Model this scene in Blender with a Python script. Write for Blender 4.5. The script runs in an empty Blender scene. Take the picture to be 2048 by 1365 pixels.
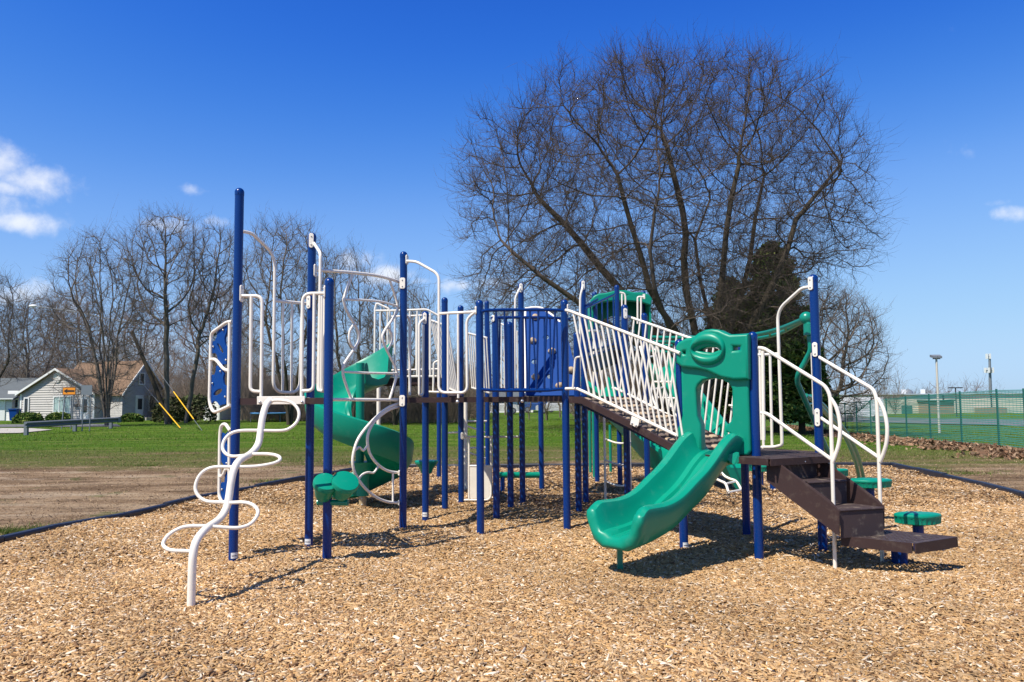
import bpy, math, random
import numpy as np
from mathutils import Vector, Matrix
R = math.radians
random.seed(7)
rng = np.random.default_rng(7)
scene = bpy.context.scene
C = scene.collection

# ---------------------------------------------------------------- camera
FPX, CAMH, HORC, ROLL = 1593.0, 1.55, 798.0, 0.0077      # focal length in photo pixels, eye height
PITCH = math.atan((HORC - 682.5) / FPX)
F_ = Vector((0, math.cos(PITCH), math.sin(PITCH)))
R0, U0 = Vector((1, 0, 0)), Vector((0, -math.sin(PITCH), math.cos(PITCH)))
R_ = R0 * math.cos(ROLL) - U0 * math.sin(ROLL)
U_ = R0 * math.sin(ROLL) + U0 * math.cos(ROLL)
cd = bpy.data.cameras.new('camera')
cam = bpy.data.objects.new('camera', cd)
C.objects.link(cam)
cd.sensor_width = 36.0
cd.lens = FPX / 2048 * 36
cd.clip_end = 3000
cd.clip_start = 0.05
M = Matrix.Identity(4)
for i in range(3):
    M[i][0], M[i][1], M[i][2] = R_[i], U_[i], -F_[i]
M[2][3] = CAMH
cam.matrix_world = M
scene.camera = cam

# ---------------------------------------------------------------- light
SUN_EL = R(57)
SH = Vector((0.731, 0.682, 0)).normalized()               # way the shadows fall on the ground
to_sun = Vector((-SH.x * math.cos(SUN_EL), -SH.y * math.cos(SUN_EL), math.sin(SUN_EL)))
sd = bpy.data.lights.new('sun', 'SUN')
sd.energy = 4.9
sd.angle = R(0.53)
sd.color = (1.0, 0.94, 0.83)
sun = bpy.data.objects.new('sun', sd)
C.objects.link(sun)
sun.rotation_euler = to_sun.to_track_quat('Z', 'Y').to_euler()
scene.view_settings.view_transform = 'Standard'
scene.view_settings.look = 'None'
scene.view_settings.exposure = 0.38
scene.view_settings.gamma = 1.0

class NT:
    """small node-tree helper"""
    def __init__(s, nt):
        s.nt = nt; s.n = nt.nodes; s.l = nt.links
    def add(s, t, **kw):
        n = s.n.new(t)
        for k, v in kw.items(): setattr(n, k, v)
        return n
    def put(s, inp, v):
        if hasattr(v, 'links') or isinstance(v, bpy.types.NodeSocket): s.l.new(v, inp)
        else:
            if isinstance(v, (tuple, list)) and len(v) == 3 and inp.type == 'RGBA': v = (*v, 1)
            inp.default_value = v
    def math(s, op, a, b=0.0, c=0.0, clamp=False):
        n = s.add('ShaderNodeMath', operation=op, use_clamp=clamp)
        s.put(n.inputs[0], a); s.put(n.inputs[1], b)
        if len(n.inputs) > 2: s.put(n.inputs[2], c)
        return n.outputs[0]
    def vmath(s, op, a, b=(0, 0, 0)):
        n = s.add('ShaderNodeVectorMath', operation=op)
        s.put(n.inputs[0], a); s.put(n.inputs[1], b)
        return n.outputs[0]
    def noise(s, scale, detail=4, rough=0.55, vec=None, out=0):
        n = s.add('ShaderNodeTexNoise')
        n.inputs['Scale'].default_value = scale; n.inputs['Detail'].default_value = detail
        n.inputs['Roughness'].default_value = rough
        if vec is not None: s.l.new(vec, n.inputs['Vector'])
        return n.outputs[out]
    def ramp(s, f, stops):
        n = s.add('ShaderNodeValToRGB')
        e = n.color_ramp.elements
        e[0].position, e[0].color = stops[0][0], (*stops[0][1], 1)
        e[1].position, e[1].color = stops[-1][0], (*stops[-1][1], 1)
        for p, c in stops[1:-1]:
            x = e.new(p); x.color = (*c, 1)
        s.put(n.inputs[0], f)
        return n.outputs[0]
    def mix(s, f, a, b):
        n = s.add('ShaderNodeMix', data_type='RGBA')
        s.put(n.inputs['Factor'], f); s.put(n.inputs[6], a); s.put(n.inputs[7], b)
        return n.outputs[2]
    def sstep(s, x, a, b):
        n = s.add('ShaderNodeMapRange', interpolation_type='SMOOTHSTEP')
        s.put(n.inputs[0], x); n.inputs[1].default_value = a; n.inputs[2].default_value = b
        return n.outputs[0]

world = bpy.data.worlds.new('World')
scene.world = world
world.use_nodes = True
w = NT(world.node_tree)
for n in list(w.n): w.n.remove(n)
sky = w.add('ShaderNodeTexSky', sky_type='NISHITA')
sky.sun_disc = False
sky.sun_elevation = SUN_EL
sky.sun_rotation = math.atan2(to_sun.x, to_sun.y)
sky.air_density = 1.0; sky.dust_density = 0.35; sky.ozone_density = 3.5
# the photo's camera renders the sky a deeper, cleaner blue: tone curves on the sky colour
def curve3(col, pr, pg, pb, k=8.0):
    dn = w.vmath('SCALE', col); dn.node.inputs[3].default_value = 1 / k
    cv = w.add('ShaderNodeRGBCurve')
    for i, pts in enumerate((pr, pg, pb)):
        c = cv.mapping.curves[i]
        c.points[0].location = pts[0]; c.points[1].location = pts[-1]
        for p in pts[1:-1]: c.points.new(*p)
    cv.mapping.update()
    w.l.new(dn, cv.inputs['Color'])
    up = w.vmath('SCALE', cv.outputs[0]); up.node.inputs[3].default_value = k
    return up
gm_out = curve3(sky.outputs[0], [(0, 0), (.10, .012), (.14, .026), (.165, .048), (.2, .095), (.26, .19), (.39, .315), (.58, .413), (.75, .468), (1, .5)],
                [(0, 0), (.2, .105), (.245, .155), (.285, .213), (.34, .295), (.43, .42), (.6, .565), (.78, .658), (1, .72)],
                [(0, 0), (.3, .33), (.40, .58), (.46, .694), (.51, .752), (.58, .823), (.69, .913), (.8, .956), (1, .97)], 7.734)
tc = w.add('ShaderNodeTexCoord')
sx = w.add('ShaderNodeSeparateXYZ')
w.l.new(tc.outputs['Generated'], sx.inputs[0])
az = w.math('ARCTAN2', sx.outputs[0], sx.outputs[1])
el = w.math('ARCSINE', sx.outputs[2])
nz = w.noise(9.0, 7, 0.6, tc.outputs['Generated'])
nz2 = w.noise(34.0, 5, 0.6, tc.outputs['Generated'])
def pxdir(px, py):
    a, b = (px - 1024) / FPX, -(py - 682.5) / FPX
    return (R_ * a + U_ * b + F_)
dens = None
# small fair-weather clouds, each a soft patch of sky: bearing, height, half sizes (in photo px), strength
for px, py, hx, hy, s in [(70, 362, 62, 30, .95), (-15, 330, 75, 34, .8), (15, 375, 60, 16, .8), (30, 445, 78, 20, .85), (-30, 415, 60, 42, .75), (372, 380, 42, 13, .46),
                          (345, 455, 60, 22, .75), (430, 445, 45, 12, .5), (20, 590, 80, 26, .8), (100, 610, 60, 20, .6), (440, 600, 80, 30, .75), (580, 660, 120, 28, .6),
                          (690, 525, 50, 26, .7), (770, 552, 60, 18, .75), (840, 562, 40, 10, .5), (920, 572, 50, 13, .7), (990, 566, 40, 14, .7), (1030, 590, 60, 16, .6), (330, 690, 160, 30, .6),
                          (1700, 590, 50, 9, .42), (1795, 687, 26, 9, .55), (1800, 668, 60, 8, .38), (2030, 425, 40, 14, .75), (2000, 405, 40, 8, .42), (1780, 640, 40, 6, .3)]:
    d = pxdir(px, py).normalized()
    a0, e0 = math.atan2(d.x, d.y), math.asin(d.z)
    u = w.math('MULTIPLY', w.math('SUBTRACT', az, a0), FPX / hx * .93)
    v = w.math('MULTIPLY', w.math('SUBTRACT', el, e0), FPX / hy)
    r2 = w.math('ADD', w.math('MULTIPLY', u, u), w.math('MULTIPLY', v, v))
    g = w.math('MULTIPLY', w.math('POWER', 2.718, w.math('MULTIPLY', r2, -0.8)), s)
    dens = g if dens is None else w.math('MAXIMUM', dens, g)
nn = w.math('ADD', w.math('MULTIPLY', nz, .9), w.math('MULTIPLY', nz2, .45))
cl = w.sstep(w.math('ADD', dens, w.math('MULTIPLY', w.math('SUBTRACT', nn, 0.68), 2.1)), 0.34, 1.15)
cloudcol = w.mix(nz2, (6.2, 6.6, 7.6), (8.6, 8.7, 8.9))
# the sky overhead, above the frame, is a deeper blue
zen = w.math('SUBTRACT', 1.0, w.math('MULTIPLY', w.sstep(sx.outputs[2], .47, .8), .4))
gz_ = w.vmath('SCALE', gm_out); w.l.new(zen, gz_.node.inputs[3]); gm_out = gz_
skymix = w.mix(w.math('MULTIPLY', cl, .8), gm_out, cloudcol)
bg = w.add('ShaderNodeBackground')
bg.inputs[1].default_value = 0.0994
w.l.new(skymix, bg.inputs[0])
wo = w.add('ShaderNodeOutputWorld')
w.l.new(bg.outputs[0], wo.inputs[0])

# ---------------------------------------------------------------- placing helpers (photo pixel -> place on the ground / at a depth / on an upright plane)
EYE = Vector((0, 0, CAMH))
def at(px, py, Y):
    d = pxdir(px, py); return EYE + d * (Y / d.y)
def gp(px, py, z=0.0):
    d = pxdir(px, py); return EYE + d * ((z - CAMH) / d.z)
def onpl(P, Q, px, py, off=0.0):
    """point where the sight line meets the upright plane through P and Q (moved off metres towards the street side)"""
    P, Q = Vector(P[:2]), Vector(Q[:2])
    n = Vector((Q.y - P.y, -(Q.x - P.x))).normalized()
    if n.y > 0: n = -n
    P = P + n * off
    d = pxdir(px, py)
    t = (n.x * P.x + n.y * P.y) / (n.x * d.x + n.y * d.y)
    return EYE + d * t
ZV = {1: (300, 360, 3.1025), 2: (300, 780, 2.9675), 3: (620, 480, 3.79), 4: (620, 780, 3.79), 5: (920, 540, 4.267), 6: (920, 800, 4.267),
      7: (1140, 540, 3.593), 8: (1480, 520, 3.79), 9: (1140, 820, 3.79), 10: (1480, 820, 3.79),
      'a': (1160, 560, 11.378), 'b': (1160, 680, 11.378), 'c': (1160, 780, 11.378), 'd': (1180, 880, 11.378), 'e': (1340, 680, 11.378), 'f': (1340, 780, 11.378),
      'g': (960, 600, 11.378), 'h': (960, 700, 11.378), 'i': (740, 600, 11.378), 'j': (740, 700, 11.378), 'k': (620, 690, 11.378), 'l': (620, 800, 11.378),
      'm': (400, 630, 6.825), 'n': (400, 830, 6.825), 'o': (880, 800, 6.206), 'p': (1560, 620, 3.79), 0: (0, 0, 1.0), 't': (0, 660, 4.267), 'r': (1560, 640, 4.197)}
def zz(k, pts):
    a, b, s = ZV[k]; return [(a + x / s, b + y / s) for x, y in pts]

# ---------------------------------------------------------------- mesh helpers
class MB:
    def __init__(s): s.v = []; s.f = []
    def add(s, vs, fs):
        o = len(s.v); s.v += [tuple(p) for p in vs]; s.f += [[i + o for i in f] for f in fs]; return s
    def tube(s, pts, r, n=10, cap=True, closed=False):
        pts = [Vector(p) for p in pts]
        P = [pts[0]]
        for p in pts[1:]:
            if (p - P[-1]).length > 1e-5: P.append(p)
        m = len(P)
        rr = r if isinstance(r, (list, tuple)) else [r] * m
        T = []
        for i in range(m):
            if closed: t = P[(i + 1) % m] - P[i - 1]
            else: t = P[min(i + 1, m - 1)] - P[max(i - 1, 0)]
            T.append(t.normalized())
        a = Vector((0, 0, 1)) if abs(T[0].z) < .9 else Vector((1, 0, 0))
        N = T[0].cross(a).normalized()
        vs = []
        for i in range(m):
            N = (N - T[i] * N.dot(T[i]))
            if N.length < 1e-6: N = T[i].orthogonal()
            N.normalize(); B = T[i].cross(N)
            k = 1.0
            if 0 < i < m - 1:
                c = (P[i] - P[i - 1]).normalized().dot(T[i]); k = 1 / max(c, .6)
            for j in range(n):
                an = 2 * math.pi * j / n
                vs.append(P[i] + (N * math.cos(an) + B * math.sin(an)) * rr[i] * (k if k < 1.2 else 1.2))
        fs = []
        for i in range(m if closed else m - 1):
            for j in range(n):
                a_, b_ = i * n + j, i * n + (j + 1) % n
                i2 = (i + 1) % m
                fs.append([a_, b_, i2 * n + (j + 1) % n, i2 * n + j])
        if cap and not closed:
            fs.append(list(range(n))[::-1]); fs.append([(m - 1) * n + j for j in range(n)])
        return s.add(vs, fs)
    def box(s, c, sx, sy, sz, rot=None):
        rot = rot or Matrix.Identity(3)
        vs = [Vector(c) + rot @ Vector((x * sx / 2, y * sy / 2, z * sz / 2)) for x in (-1, 1) for y in (-1, 1) for z in (-1, 1)]
        return s.add(vs, [[0, 1, 3, 2], [4, 6, 7, 5], [0, 4, 5, 1], [2, 3, 7, 6], [0, 2, 6, 4], [1, 5, 7, 3]])
    def beam(s, a, b, wd, ht):
        """upright rectangular bar from a to b"""
        a, b = Vector(a), Vector(b)
        d = (b - a).normalized(); l = d.cross(Vector((0, 0, 1))).normalized() * wd / 2; u = Vector((0, 0, ht / 2))
        vs = [p + l * i + u * j for p in (a, b) for i in (-1, 1) for j in (-1, 1)]
        return s.add(vs, [[0, 1, 3, 2], [4, 6, 7, 5], [0, 4, 5, 1], [2, 3, 7, 6], [0, 2, 6, 4], [1, 5, 7, 3]])
    def prism(s, poly, d):
        """polygon (3D points) pushed along d"""
        n = len(poly); d = Vector(d)
        vs = [Vector(p) for p in poly] + [Vector(p) + d for p in poly]
        return s.add(vs, [list(range(n))[::-1], list(range(n, 2 * n))] + [[i, (i + 1) % n, n + (i + 1) % n, n + i] for i in range(n)])
    def lathe(s, prof, o, axis=(0, 0, 1), n=20):
        ax = Vector(axis).normalized(); e1 = ax.orthogonal().normalized(); e2 = ax.cross(e1); o = Vector(o)
        vs = []
        for r, h in prof:
            for j in range(n):
                an = 2 * math.pi * j / n
                vs.append(o + ax * h + (e1 * math.cos(an) + e2 * math.sin(an)) * r)
        fs = [[i * n + j, i * n + (j + 1) % n, (i + 1) * n + (j + 1) % n, (i + 1) * n + j] for i in range(len(prof) - 1) for j in range(n)]
        fs.append(list(range(n))[::-1]); fs.append([(len(prof) - 1) * n + j for j in range(n)])
        return s.add(vs, fs)
    def sphere(s, c, r, n=12, sc=(1, 1, 1)):
        m = n // 2 + 1
        prof = [(max(1e-4, math.sin(math.pi * i / m)) * r, -math.cos(math.pi * i / m) * r) for i in range(m + 1)]
        o = len(s.v); s.lathe(prof, (0, 0, 0), (0, 0, 1), n)
        for i in range(o, len(s.v)):
            p = s.v[i]; s.v[i] = (c[0] + p[0] * sc[0], c[1] + p[1] * sc[1], c[2] + p[2] * sc[2])
        return s
    def loft(s, rings, cap=True):
        n = len(rings[0]); vs = [p for r in rings for p in r]
        fs = [[i * n + j, i * n + (j + 1) % n, (i + 1) * n + (j + 1) % n, (i + 1) * n + j] for i in range(len(rings) - 1) for j in range(n)]
        if cap: fs.append(list(range(n))[::-1]); fs.append([(len(rings) - 1) * n + j for j in range(n)])
        return s.add(vs, fs)

def fil(pts, rad, seg=6):
    pts = [Vector(p) for p in pts]
    out = [pts[0]]
    for i in range(1, len(pts) - 1):
        a, b, c = pts[i - 1], pts[i], pts[i + 1]
        ra = min(rad, .48 * (a - b).length, .48 * (c - b).length)
        p, q = b + (a - b).normalized() * ra, b + (c - b).normalized() * ra
        for k in range(seg + 1):
            t = k / seg; out.append(p * (1 - t) ** 2 + b * 2 * t * (1 - t) + q * t * t)
    out.append(pts[-1]); return out
def cat(pts, n=6):
    P = [Vector(p) for p in pts]; P = [P[0] * 2 - P[1]] + P + [P[-1] * 2 - P[-2]]
    out = []
    for i in range(1, len(P) - 2):
        a, b, c, d = P[i - 1:i + 3]
        for k in range(n):
            t = k / n
            out.append(.5 * ((2 * b) + (c - a) * t + (2 * a - 5 * b + 4 * c - d) * t * t + (3 * b - a - 3 * c + d) * t ** 3))
    out.append(P[-2]); return out

def link(name, me, mat, parent=None, smooth=True):
    o = bpy.data.objects.new(name, me)
    C.objects.link(o)
    if mat is not None: me.materials.append(mat)
    if smooth:
        me.polygons.foreach_set('use_smooth', np.ones(len(me.polygons), bool))
        try: me.set_sharp_from_angle(angle=R(38))
        except Exception: pass
    if parent is not None: o.parent = parent; o.matrix_parent_inverse = parent.matrix_world.inverted()
    return o
def obj(name, mb, mat, parent=None, smooth=True):
    me = bpy.data.meshes.new(name)
    me.from_pydata(mb.v, [], mb.f)
    me.validate(); me.update()
    return link(name, me, mat, parent, smooth)
def npobj(name, V, Fq, mat, parent=None, col=None, smooth=False):
    """mesh from numpy arrays: V (n,3), Fq (m,k) faces of k corners, col (n,3) vertex colours"""
    me = bpy.data.meshes.new(name)
    m, k = Fq.shape
    me.vertices.add(len(V)); me.vertices.foreach_set('co', np.ascontiguousarray(V, np.float32).ravel())
    me.loops.add(m * k); me.loops.foreach_set('vertex_index', np.ascontiguousarray(Fq, np.int32).ravel())
    me.polygons.add(m); me.polygons.foreach_set('loop_start', np.arange(m, dtype=np.int32) * k)
    if smooth: me.polygons.foreach_set('use_smooth', np.ones(m, bool))
    if col is not None:
        a = me.color_attributes.new('col', 'FLOAT_COLOR', 'POINT')
        cc = np.ones((len(V), 4), np.float32); cc[:, :3] = col
        a.data.foreach_set('color', cc.ravel())
    me.update(calc_edges=True)
    return link(name, me, mat, parent, smooth=False)
def tag(o, label=None, cat_=None, group=None, kind=None):
    if label: o['label'] = label
    if cat_: o['category'] = cat_
    if group: o['group'] = group
    if kind: o['kind'] = kind
    return o
def thing(name, loc, label, cat_, group=None):
    o = bpy.data.objects.new(name, None); C.objects.link(o)
    o.location = loc; o.empty_display_size = .2
    o.matrix_world = Matrix.Translation(Vector(loc))
    return tag(o, label, cat_, group)
def plate(name, loops, mat, parent, thick=.03, bevel=.004, Mx=None, res=2):
    """flat sheet with holes: loops of 2D points (outline first), rounded edges, then set in place by Mx"""
    cu = bpy.data.curves.new('tmp', 'CURVE'); cu.dimensions = '2D'; cu.fill_mode = 'BOTH'
    cu.extrude = max(thick / 2 - bevel, .0005); cu.bevel_depth = bevel; cu.bevel_resolution = res
    for lp in loops:
        sp = cu.splines.new('POLY'); sp.points.add(len(lp) - 1); sp.use_cyclic_u = True
        for i, (x, y) in enumerate(lp): sp.points[i].co = (x, y, 0, 1)
    ob = bpy.data.objects.new('tmp', cu); C.objects.link(ob)
    dg = bpy.context.evaluated_depsgraph_get()
    me = bpy.data.meshes.new_from_object(ob.evaluated_get(dg))
    bpy.data.objects.remove(ob); bpy.data.curves.remove(cu)
    me.name = name; me.materials.clear()
    if Mx is not None: me.transform(Mx)
    return link(name, me, mat, parent)
def plane_frame(P, Q, off=0.0):
    """frame of the upright plane through P, Q: local x along it, local y up, local z towards the viewer"""
    P, Q = Vector(P[:2]), Vector(Q[:2])
    u = (Q - P).normalized(); n = Vector((u.y, -u.x))
    if n.y > 0: n = -n
    P = P + n * off
    X, Y_, Z_ = Vector((u.x, u.y, 0)), Vector((0, 0, 1)), Vector((n.x, n.y, 0))
    Mx = Matrix.Identity(4)
    for i in range(3): Mx[i][0], Mx[i][1], Mx[i][2] = X[i], Y_[i], Z_[i]
    Mx[0][3], Mx[1][3] = P.x, P.y
    return Mx
def ell(cx, cy, rx, ry, rot=0, n=20):
    return [(cx + rx * math.cos(t) * math.cos(rot) - ry * math.sin(t) * math.sin(rot), cy + rx * math.cos(t) * math.sin(rot) + ry * math.sin(t) * math.cos(rot))
            for t in [2 * math.pi * i / n for i in range(n)]]
def sm2(pts, n=5):
    """smooth closed 2D outline through points"""
    k = len(pts); out = []
    for i in range(k):
        a, b, c, d = [Vector(pts[(i + j) % k]) for j in (-1, 0, 1, 2)]
        for q in range(n):
            t = q / n
            p = .5 * ((2 * b) + (c - a) * t + (2 * a - 5 * b + 4 * c - d) * t * t + (3 * b - a - 3 * c + d) * t ** 3)
            out.append((p.x, p.y))
    return out

# ---------------------------------------------------------------- materials
MATS = {}
def mat_new(name):
    m = bpy.data.materials.new(name); m.use_nodes = True
    t = NT(m.node_tree); b = t.n.get('Principled BSDF')
    MATS[name] = m
    return m, t, b
def paint(name, col, rough=.3, var=.12, bump=.0, bscale=400, coat=0.0, dirt=None, dscale=6, damt=.5, spec=.5):
    m, t, b = mat_new(name)
    g = t.add('ShaderNodeNewGeometry').outputs['Position']
    n1 = t.noise(3.0, 5, .6, g); n2 = t.noise(60, 3, .6, g)
    c = t.mix(t.math('ADD', t.math('MULTIPLY', n1, .7), t.math('MULTIPLY', n2, .3)), tuple(x * (1 - var) for x in col), tuple(min(1, x * (1 + var)) for x in col))
    if dirt:
        dn = t.noise(dscale, 8, .68, g)
        c = t.mix(t.math('MULTIPLY', t.sstep(dn, .52, .74), damt), c, dirt)
    t.put(b.inputs['Base Color'], c)
    t.put(b.inputs['Roughness'], t.math('MULTIPLY_ADD', n2, .14, rough - .05))
    b.inputs['Specular IOR Level'].default_value = spec
    b.inputs['Coat Weight'].default_value = coat; b.inputs['Coat Roughness'].default_value = .12
    if bump:
        bp = t.add('ShaderNodeBump'); bp.inputs['Strength'].default_value = bump; bp.inputs['Distance'].default_value = .002
        t.put(bp.inputs['Height'], t.noise(bscale, 2, .5, g)); t.put(b.inputs['Normal'], bp.outputs[0])
    return m
BLUE = paint('blue_powder_coat', (.001, .031, .175), .24, .06, .03, 300, .08, spec=.32)
BLUEP = paint('blue_plastic_sheet', (.001, .047, .235), .6, .08, .1, 200, spec=.16)
GREEN = paint('green_plastic', (.0008, .245, .158), .34, .09, .05, 500, .0, dirt=(.05, .30, .21), dscale=9, damt=.4, spec=.32)
GREENM = paint('green_tube_paint', (.003, .22, .15), .3, .1, .1, 300, .2)
WHITE = paint('white_powder_coat', (.86, .80, .70), .34, .035, .1, 300, .15, dirt=(.62, .57, .5), dscale=9, damt=.3)
BROWN = paint('brown_coated_steel', (.046, .027, .026), .46, .2, .3, 700, dirt=(.15, .115, .09), dscale=9, damt=.45, spec=.25)
BROWNW = paint('worn_brown_deck', (.06, .042, .042), .55, .25, .5, 600, dirt=(.30, .25, .19), dscale=8, damt=.85, spec=.25)
TAN = paint('tan_moulded_stone', (.46, .34, .22), .75, .25, .8, 90, dirt=(.2, .14, .1), dscale=18, damt=.6)
TREAD = paint('brown_tread_block', (.17, .125, .10), .8, .35, .8, 90, dirt=(.07, .05, .045), dscale=22, damt=.6)
CHAIN = paint('black_rubber_matting', (.022, .02, .022), .8, .3, .6, 200)
STEEL = paint('bolt_steel', (.55, .55, .55), .35, .1); STEEL.node_tree.nodes['Principled BSDF'].inputs['Metallic'].default_value = .8
ORANGEB = paint('rust_orange_bracket', (.35, .09, .03), .6, .15)
BORDER = paint('dark_plastic_timber', (.014, .018, .032), .45, .3, .5, 150, dirt=(.10, .085, .07), dscale=5, damt=.6)
STICK = paint('white_sticker', (.75, .75, .75), .5, .02)
TANPOLE = paint('tan_pole_paint', (.42, .31, .17), .5, .1)
# ---------------------------------------------------------------- the ground
def gz(x, y):
    """height of the land: level lawn, falling away gently behind the fence on the right"""
    k = np.clip((np.asarray(x, float) - 6) / 12, 0, 1); k = k * k * (3 - 2 * k)
    d = np.clip(np.asarray(y, float) - 23, 0, None)
    return -k * 1.25 * (1 - np.exp(-d * .026 / 1.25 * 1.25))
def G(px, Y):
    p = at(px, 800, Y); return Vector((p.x, Y, float(gz(p.x, Y))))
# border of the chip bed, from its line in the photo
BL = [gp(*p) for p in [(0, 1091), (110, 1065), (250, 1040), (400, 1003), (605, 964), (748, 939)]]
BF = [gp(*p) for p in [(1000, 937.5), (1300, 935.5), (1530, 934.8), (1783, 934.6)]]
BR = [gp(*p) for p in [(1960, 975.6), (2048, 1000)]]
def ext(a, b, k): return b + (b - a).normalized() * k
line = [ext(BL[1], BL[0], 4.0)] + BL + BF + BR + [ext(BR[0], BR[1], 4.5)]
line = [Vector((p.x, p.y, 0)) for p in line]
bed = line + [Vector((13, 1.0, 0)), Vector((10, -3, 0)), Vector((-9, -3, 0))]
bedxy = np.array([(p.x, p.y) for p in bed])
def inside(x, y, poly=bedxy):
    r = np.zeros(len(x), bool); n = len(poly)
    for i in range(n):
        (x1, y1), (x2, y2) = poly[i], poly[(i + 1) % n]
        c = ((y1 > y) != (y2 > y)) & (x < (x2 - x1) * (y - y1) / (y2 - y1 + 1e-12) + x1)
        r ^= c
    return r

# lawn, worn earth round the bed, dead patches
m, t, b = mat_new('lawn_and_earth')
pos = t.add('ShaderNodeNewGeometry').outputs['Position']
sp = t.add('ShaderNodeSeparateXYZ'); t.l.new(pos, sp.inputs[0])
X, Y = sp.outputs[0], sp.outputs[1]
n_big = t.noise(.22, 5, .6, pos); n_mid = t.noise(1.1, 6, .65, pos); n_fin = t.noise(9, 5, .7, pos); n_vf = t.noise(55, 4, .7, pos)
st = t.add('ShaderNodeMapping'); st.inputs['Scale'].default_value = (.22, 1.0, 1); t.l.new(pos, st.inputs[0])
n_str = t.noise(1.0, 5, .65, st.outputs[0])
# distance into the lawn: on the left the bare earth is wide, in the middle and right narrow
edge = t.math('ADD', Y, t.math('MULTIPLY', t.math('SUBTRACT', n_mid, .5), 2.6))
edge = t.math('ADD', edge, t.math('MULTIPLY', t.math('SUBTRACT', n_big, .5), 8.0))
edge = t.math('ADD', edge, t.math('MULTIPLY', t.math('SUBTRACT', n_fin, .5), 1.0))
edge = t.math('ADD', edge, t.math('MULTIPLY', t.math('SUBTRACT', n_vf, .5), .9))
limit = t.math('SUBTRACT', t.math('ADD', 19.2, t.math('MULTIPLY', t.sstep(X, -1.0, 3.0), .7)), t.math('MULTIPLY', t.sstep(X, 5.0, 9.0), 2.4))
grassy = t.sstep(t.math('SUBTRACT', edge, limit), -.9, 1.0)
thin = t.sstep(t.math('SUBTRACT', edge, limit), 4.5, 9.0)                 # lush from here on
dead = t.math('MULTIPLY', t.sstep(n_str, .52, .64), t.math('SUBTRACT', 1.0, t.math('MULTIPLY', thin, .7)))
gcol = t.mix(n_fin, (.042, .095, .006), (.090, .175, .013))
gcol = t.mix(t.sstep(n_str, .42, .66), gcol, (.115, .180, .018))
gcol = t.mix(t.math('MULTIPLY', t.sstep(n_mid, .5, .68), .6), gcol, (.05, .095, .012))
gcol = t.mix(t.math('MULTIPLY', t.math('SUBTRACT', 1.0, thin), .62), gcol, (.135, .115, .045))
gcol = t.mix(t.math('MULTIPLY', dead, .75), gcol, (.21, .145, .085))
ecol = t.ramp(t.math('ADD', t.math('MULTIPLY', n_str, .62), t.math('ADD', t.math('MULTIPLY', n_big, .22), t.math('MULTIPLY', n_vf, .42))),
              [(.47, (.075, .046, .027)), (.56, (.19, .122, .07)), (.66, (.35, .240, .145)), (.80, (.50, .38, .255))])
speck = t.math('MULTIPLY', t.sstep(t.noise(17, 4, .8, pos), .54, .62), t.sstep(n_mid, .40, .58))
ecol = t.mix(t.math('MULTIPLY', speck, .8), ecol, (.055, .035, .022))
st2 = t.add('ShaderNodeMapping'); st2.inputs['Scale'].default_value = (.45, 1.3, 1); st2.inputs['Location'].default_value = (3.1, 1.7, 0); t.l.new(pos, st2.inputs[0])
n_bl = t.noise(1.0, 6, .7, st2.outputs[0])
ecol = t.mix(t.math('MULTIPLY', t.sstep(n_bl, .50, .60), .62), ecol, (.115, .072, .042))
ecol = t.mix(t.math('MULTIPLY', t.math('SUBTRACT', 1.0, t.sstep(n_bl, .36, .47)), .55), ecol, (.47, .37, .265))
tuft = t.sstep(t.noise(.75, 4, .65, pos, 0), .60, .68)
ecol = t.mix(t.math('MULTIPLY', tuft, t.math('MULTIPLY', n_fin, 1.1)), ecol, (.07, .105, .022))
t.put(b.inputs['Base Color'], t.mix(grassy, ecol, gcol))
b.inputs['Roughness'].default_value = .95; b.inputs['Specular IOR Level'].default_value = .1
bp = t.add('ShaderNodeBump'); bp.inputs['Strength'].default_value = 1.0; bp.inputs['Distance'].default_value = .05
t.put(bp.inputs['Height'], t.math('ADD', t.math('MULTIPLY', n_vf, .6), n_fin)); t.put(b.inputs['Normal'], bp.outputs[0])
LAWN = m

xs = np.concatenate([np.linspace(-900, -60, 20), np.linspace(-55, 90, 90), np.linspace(100, 900, 20)])
ys = np.concatenate([np.linspace(-60, 4, 8), np.linspace(5, 80, 95), np.linspace(84, 200, 25), np.linspace(230, 1500, 14)])
GX, GY = np.meshgrid(xs, ys)
GZ = gz(GX, GY) - .03
Vg = np.stack([GX, GY, GZ], -1).reshape(-1, 3)
nx, ny = len(xs), len(ys)
ii, jj = np.meshgrid(np.arange(nx - 1), np.arange(ny - 1)); q = (jj * nx + ii).ravel()
tag(npobj('ground', Vg, np.stack([q, q + 1, q + nx + 1, q + nx], 1), LAWN, smooth=True), kind='structure')

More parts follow.
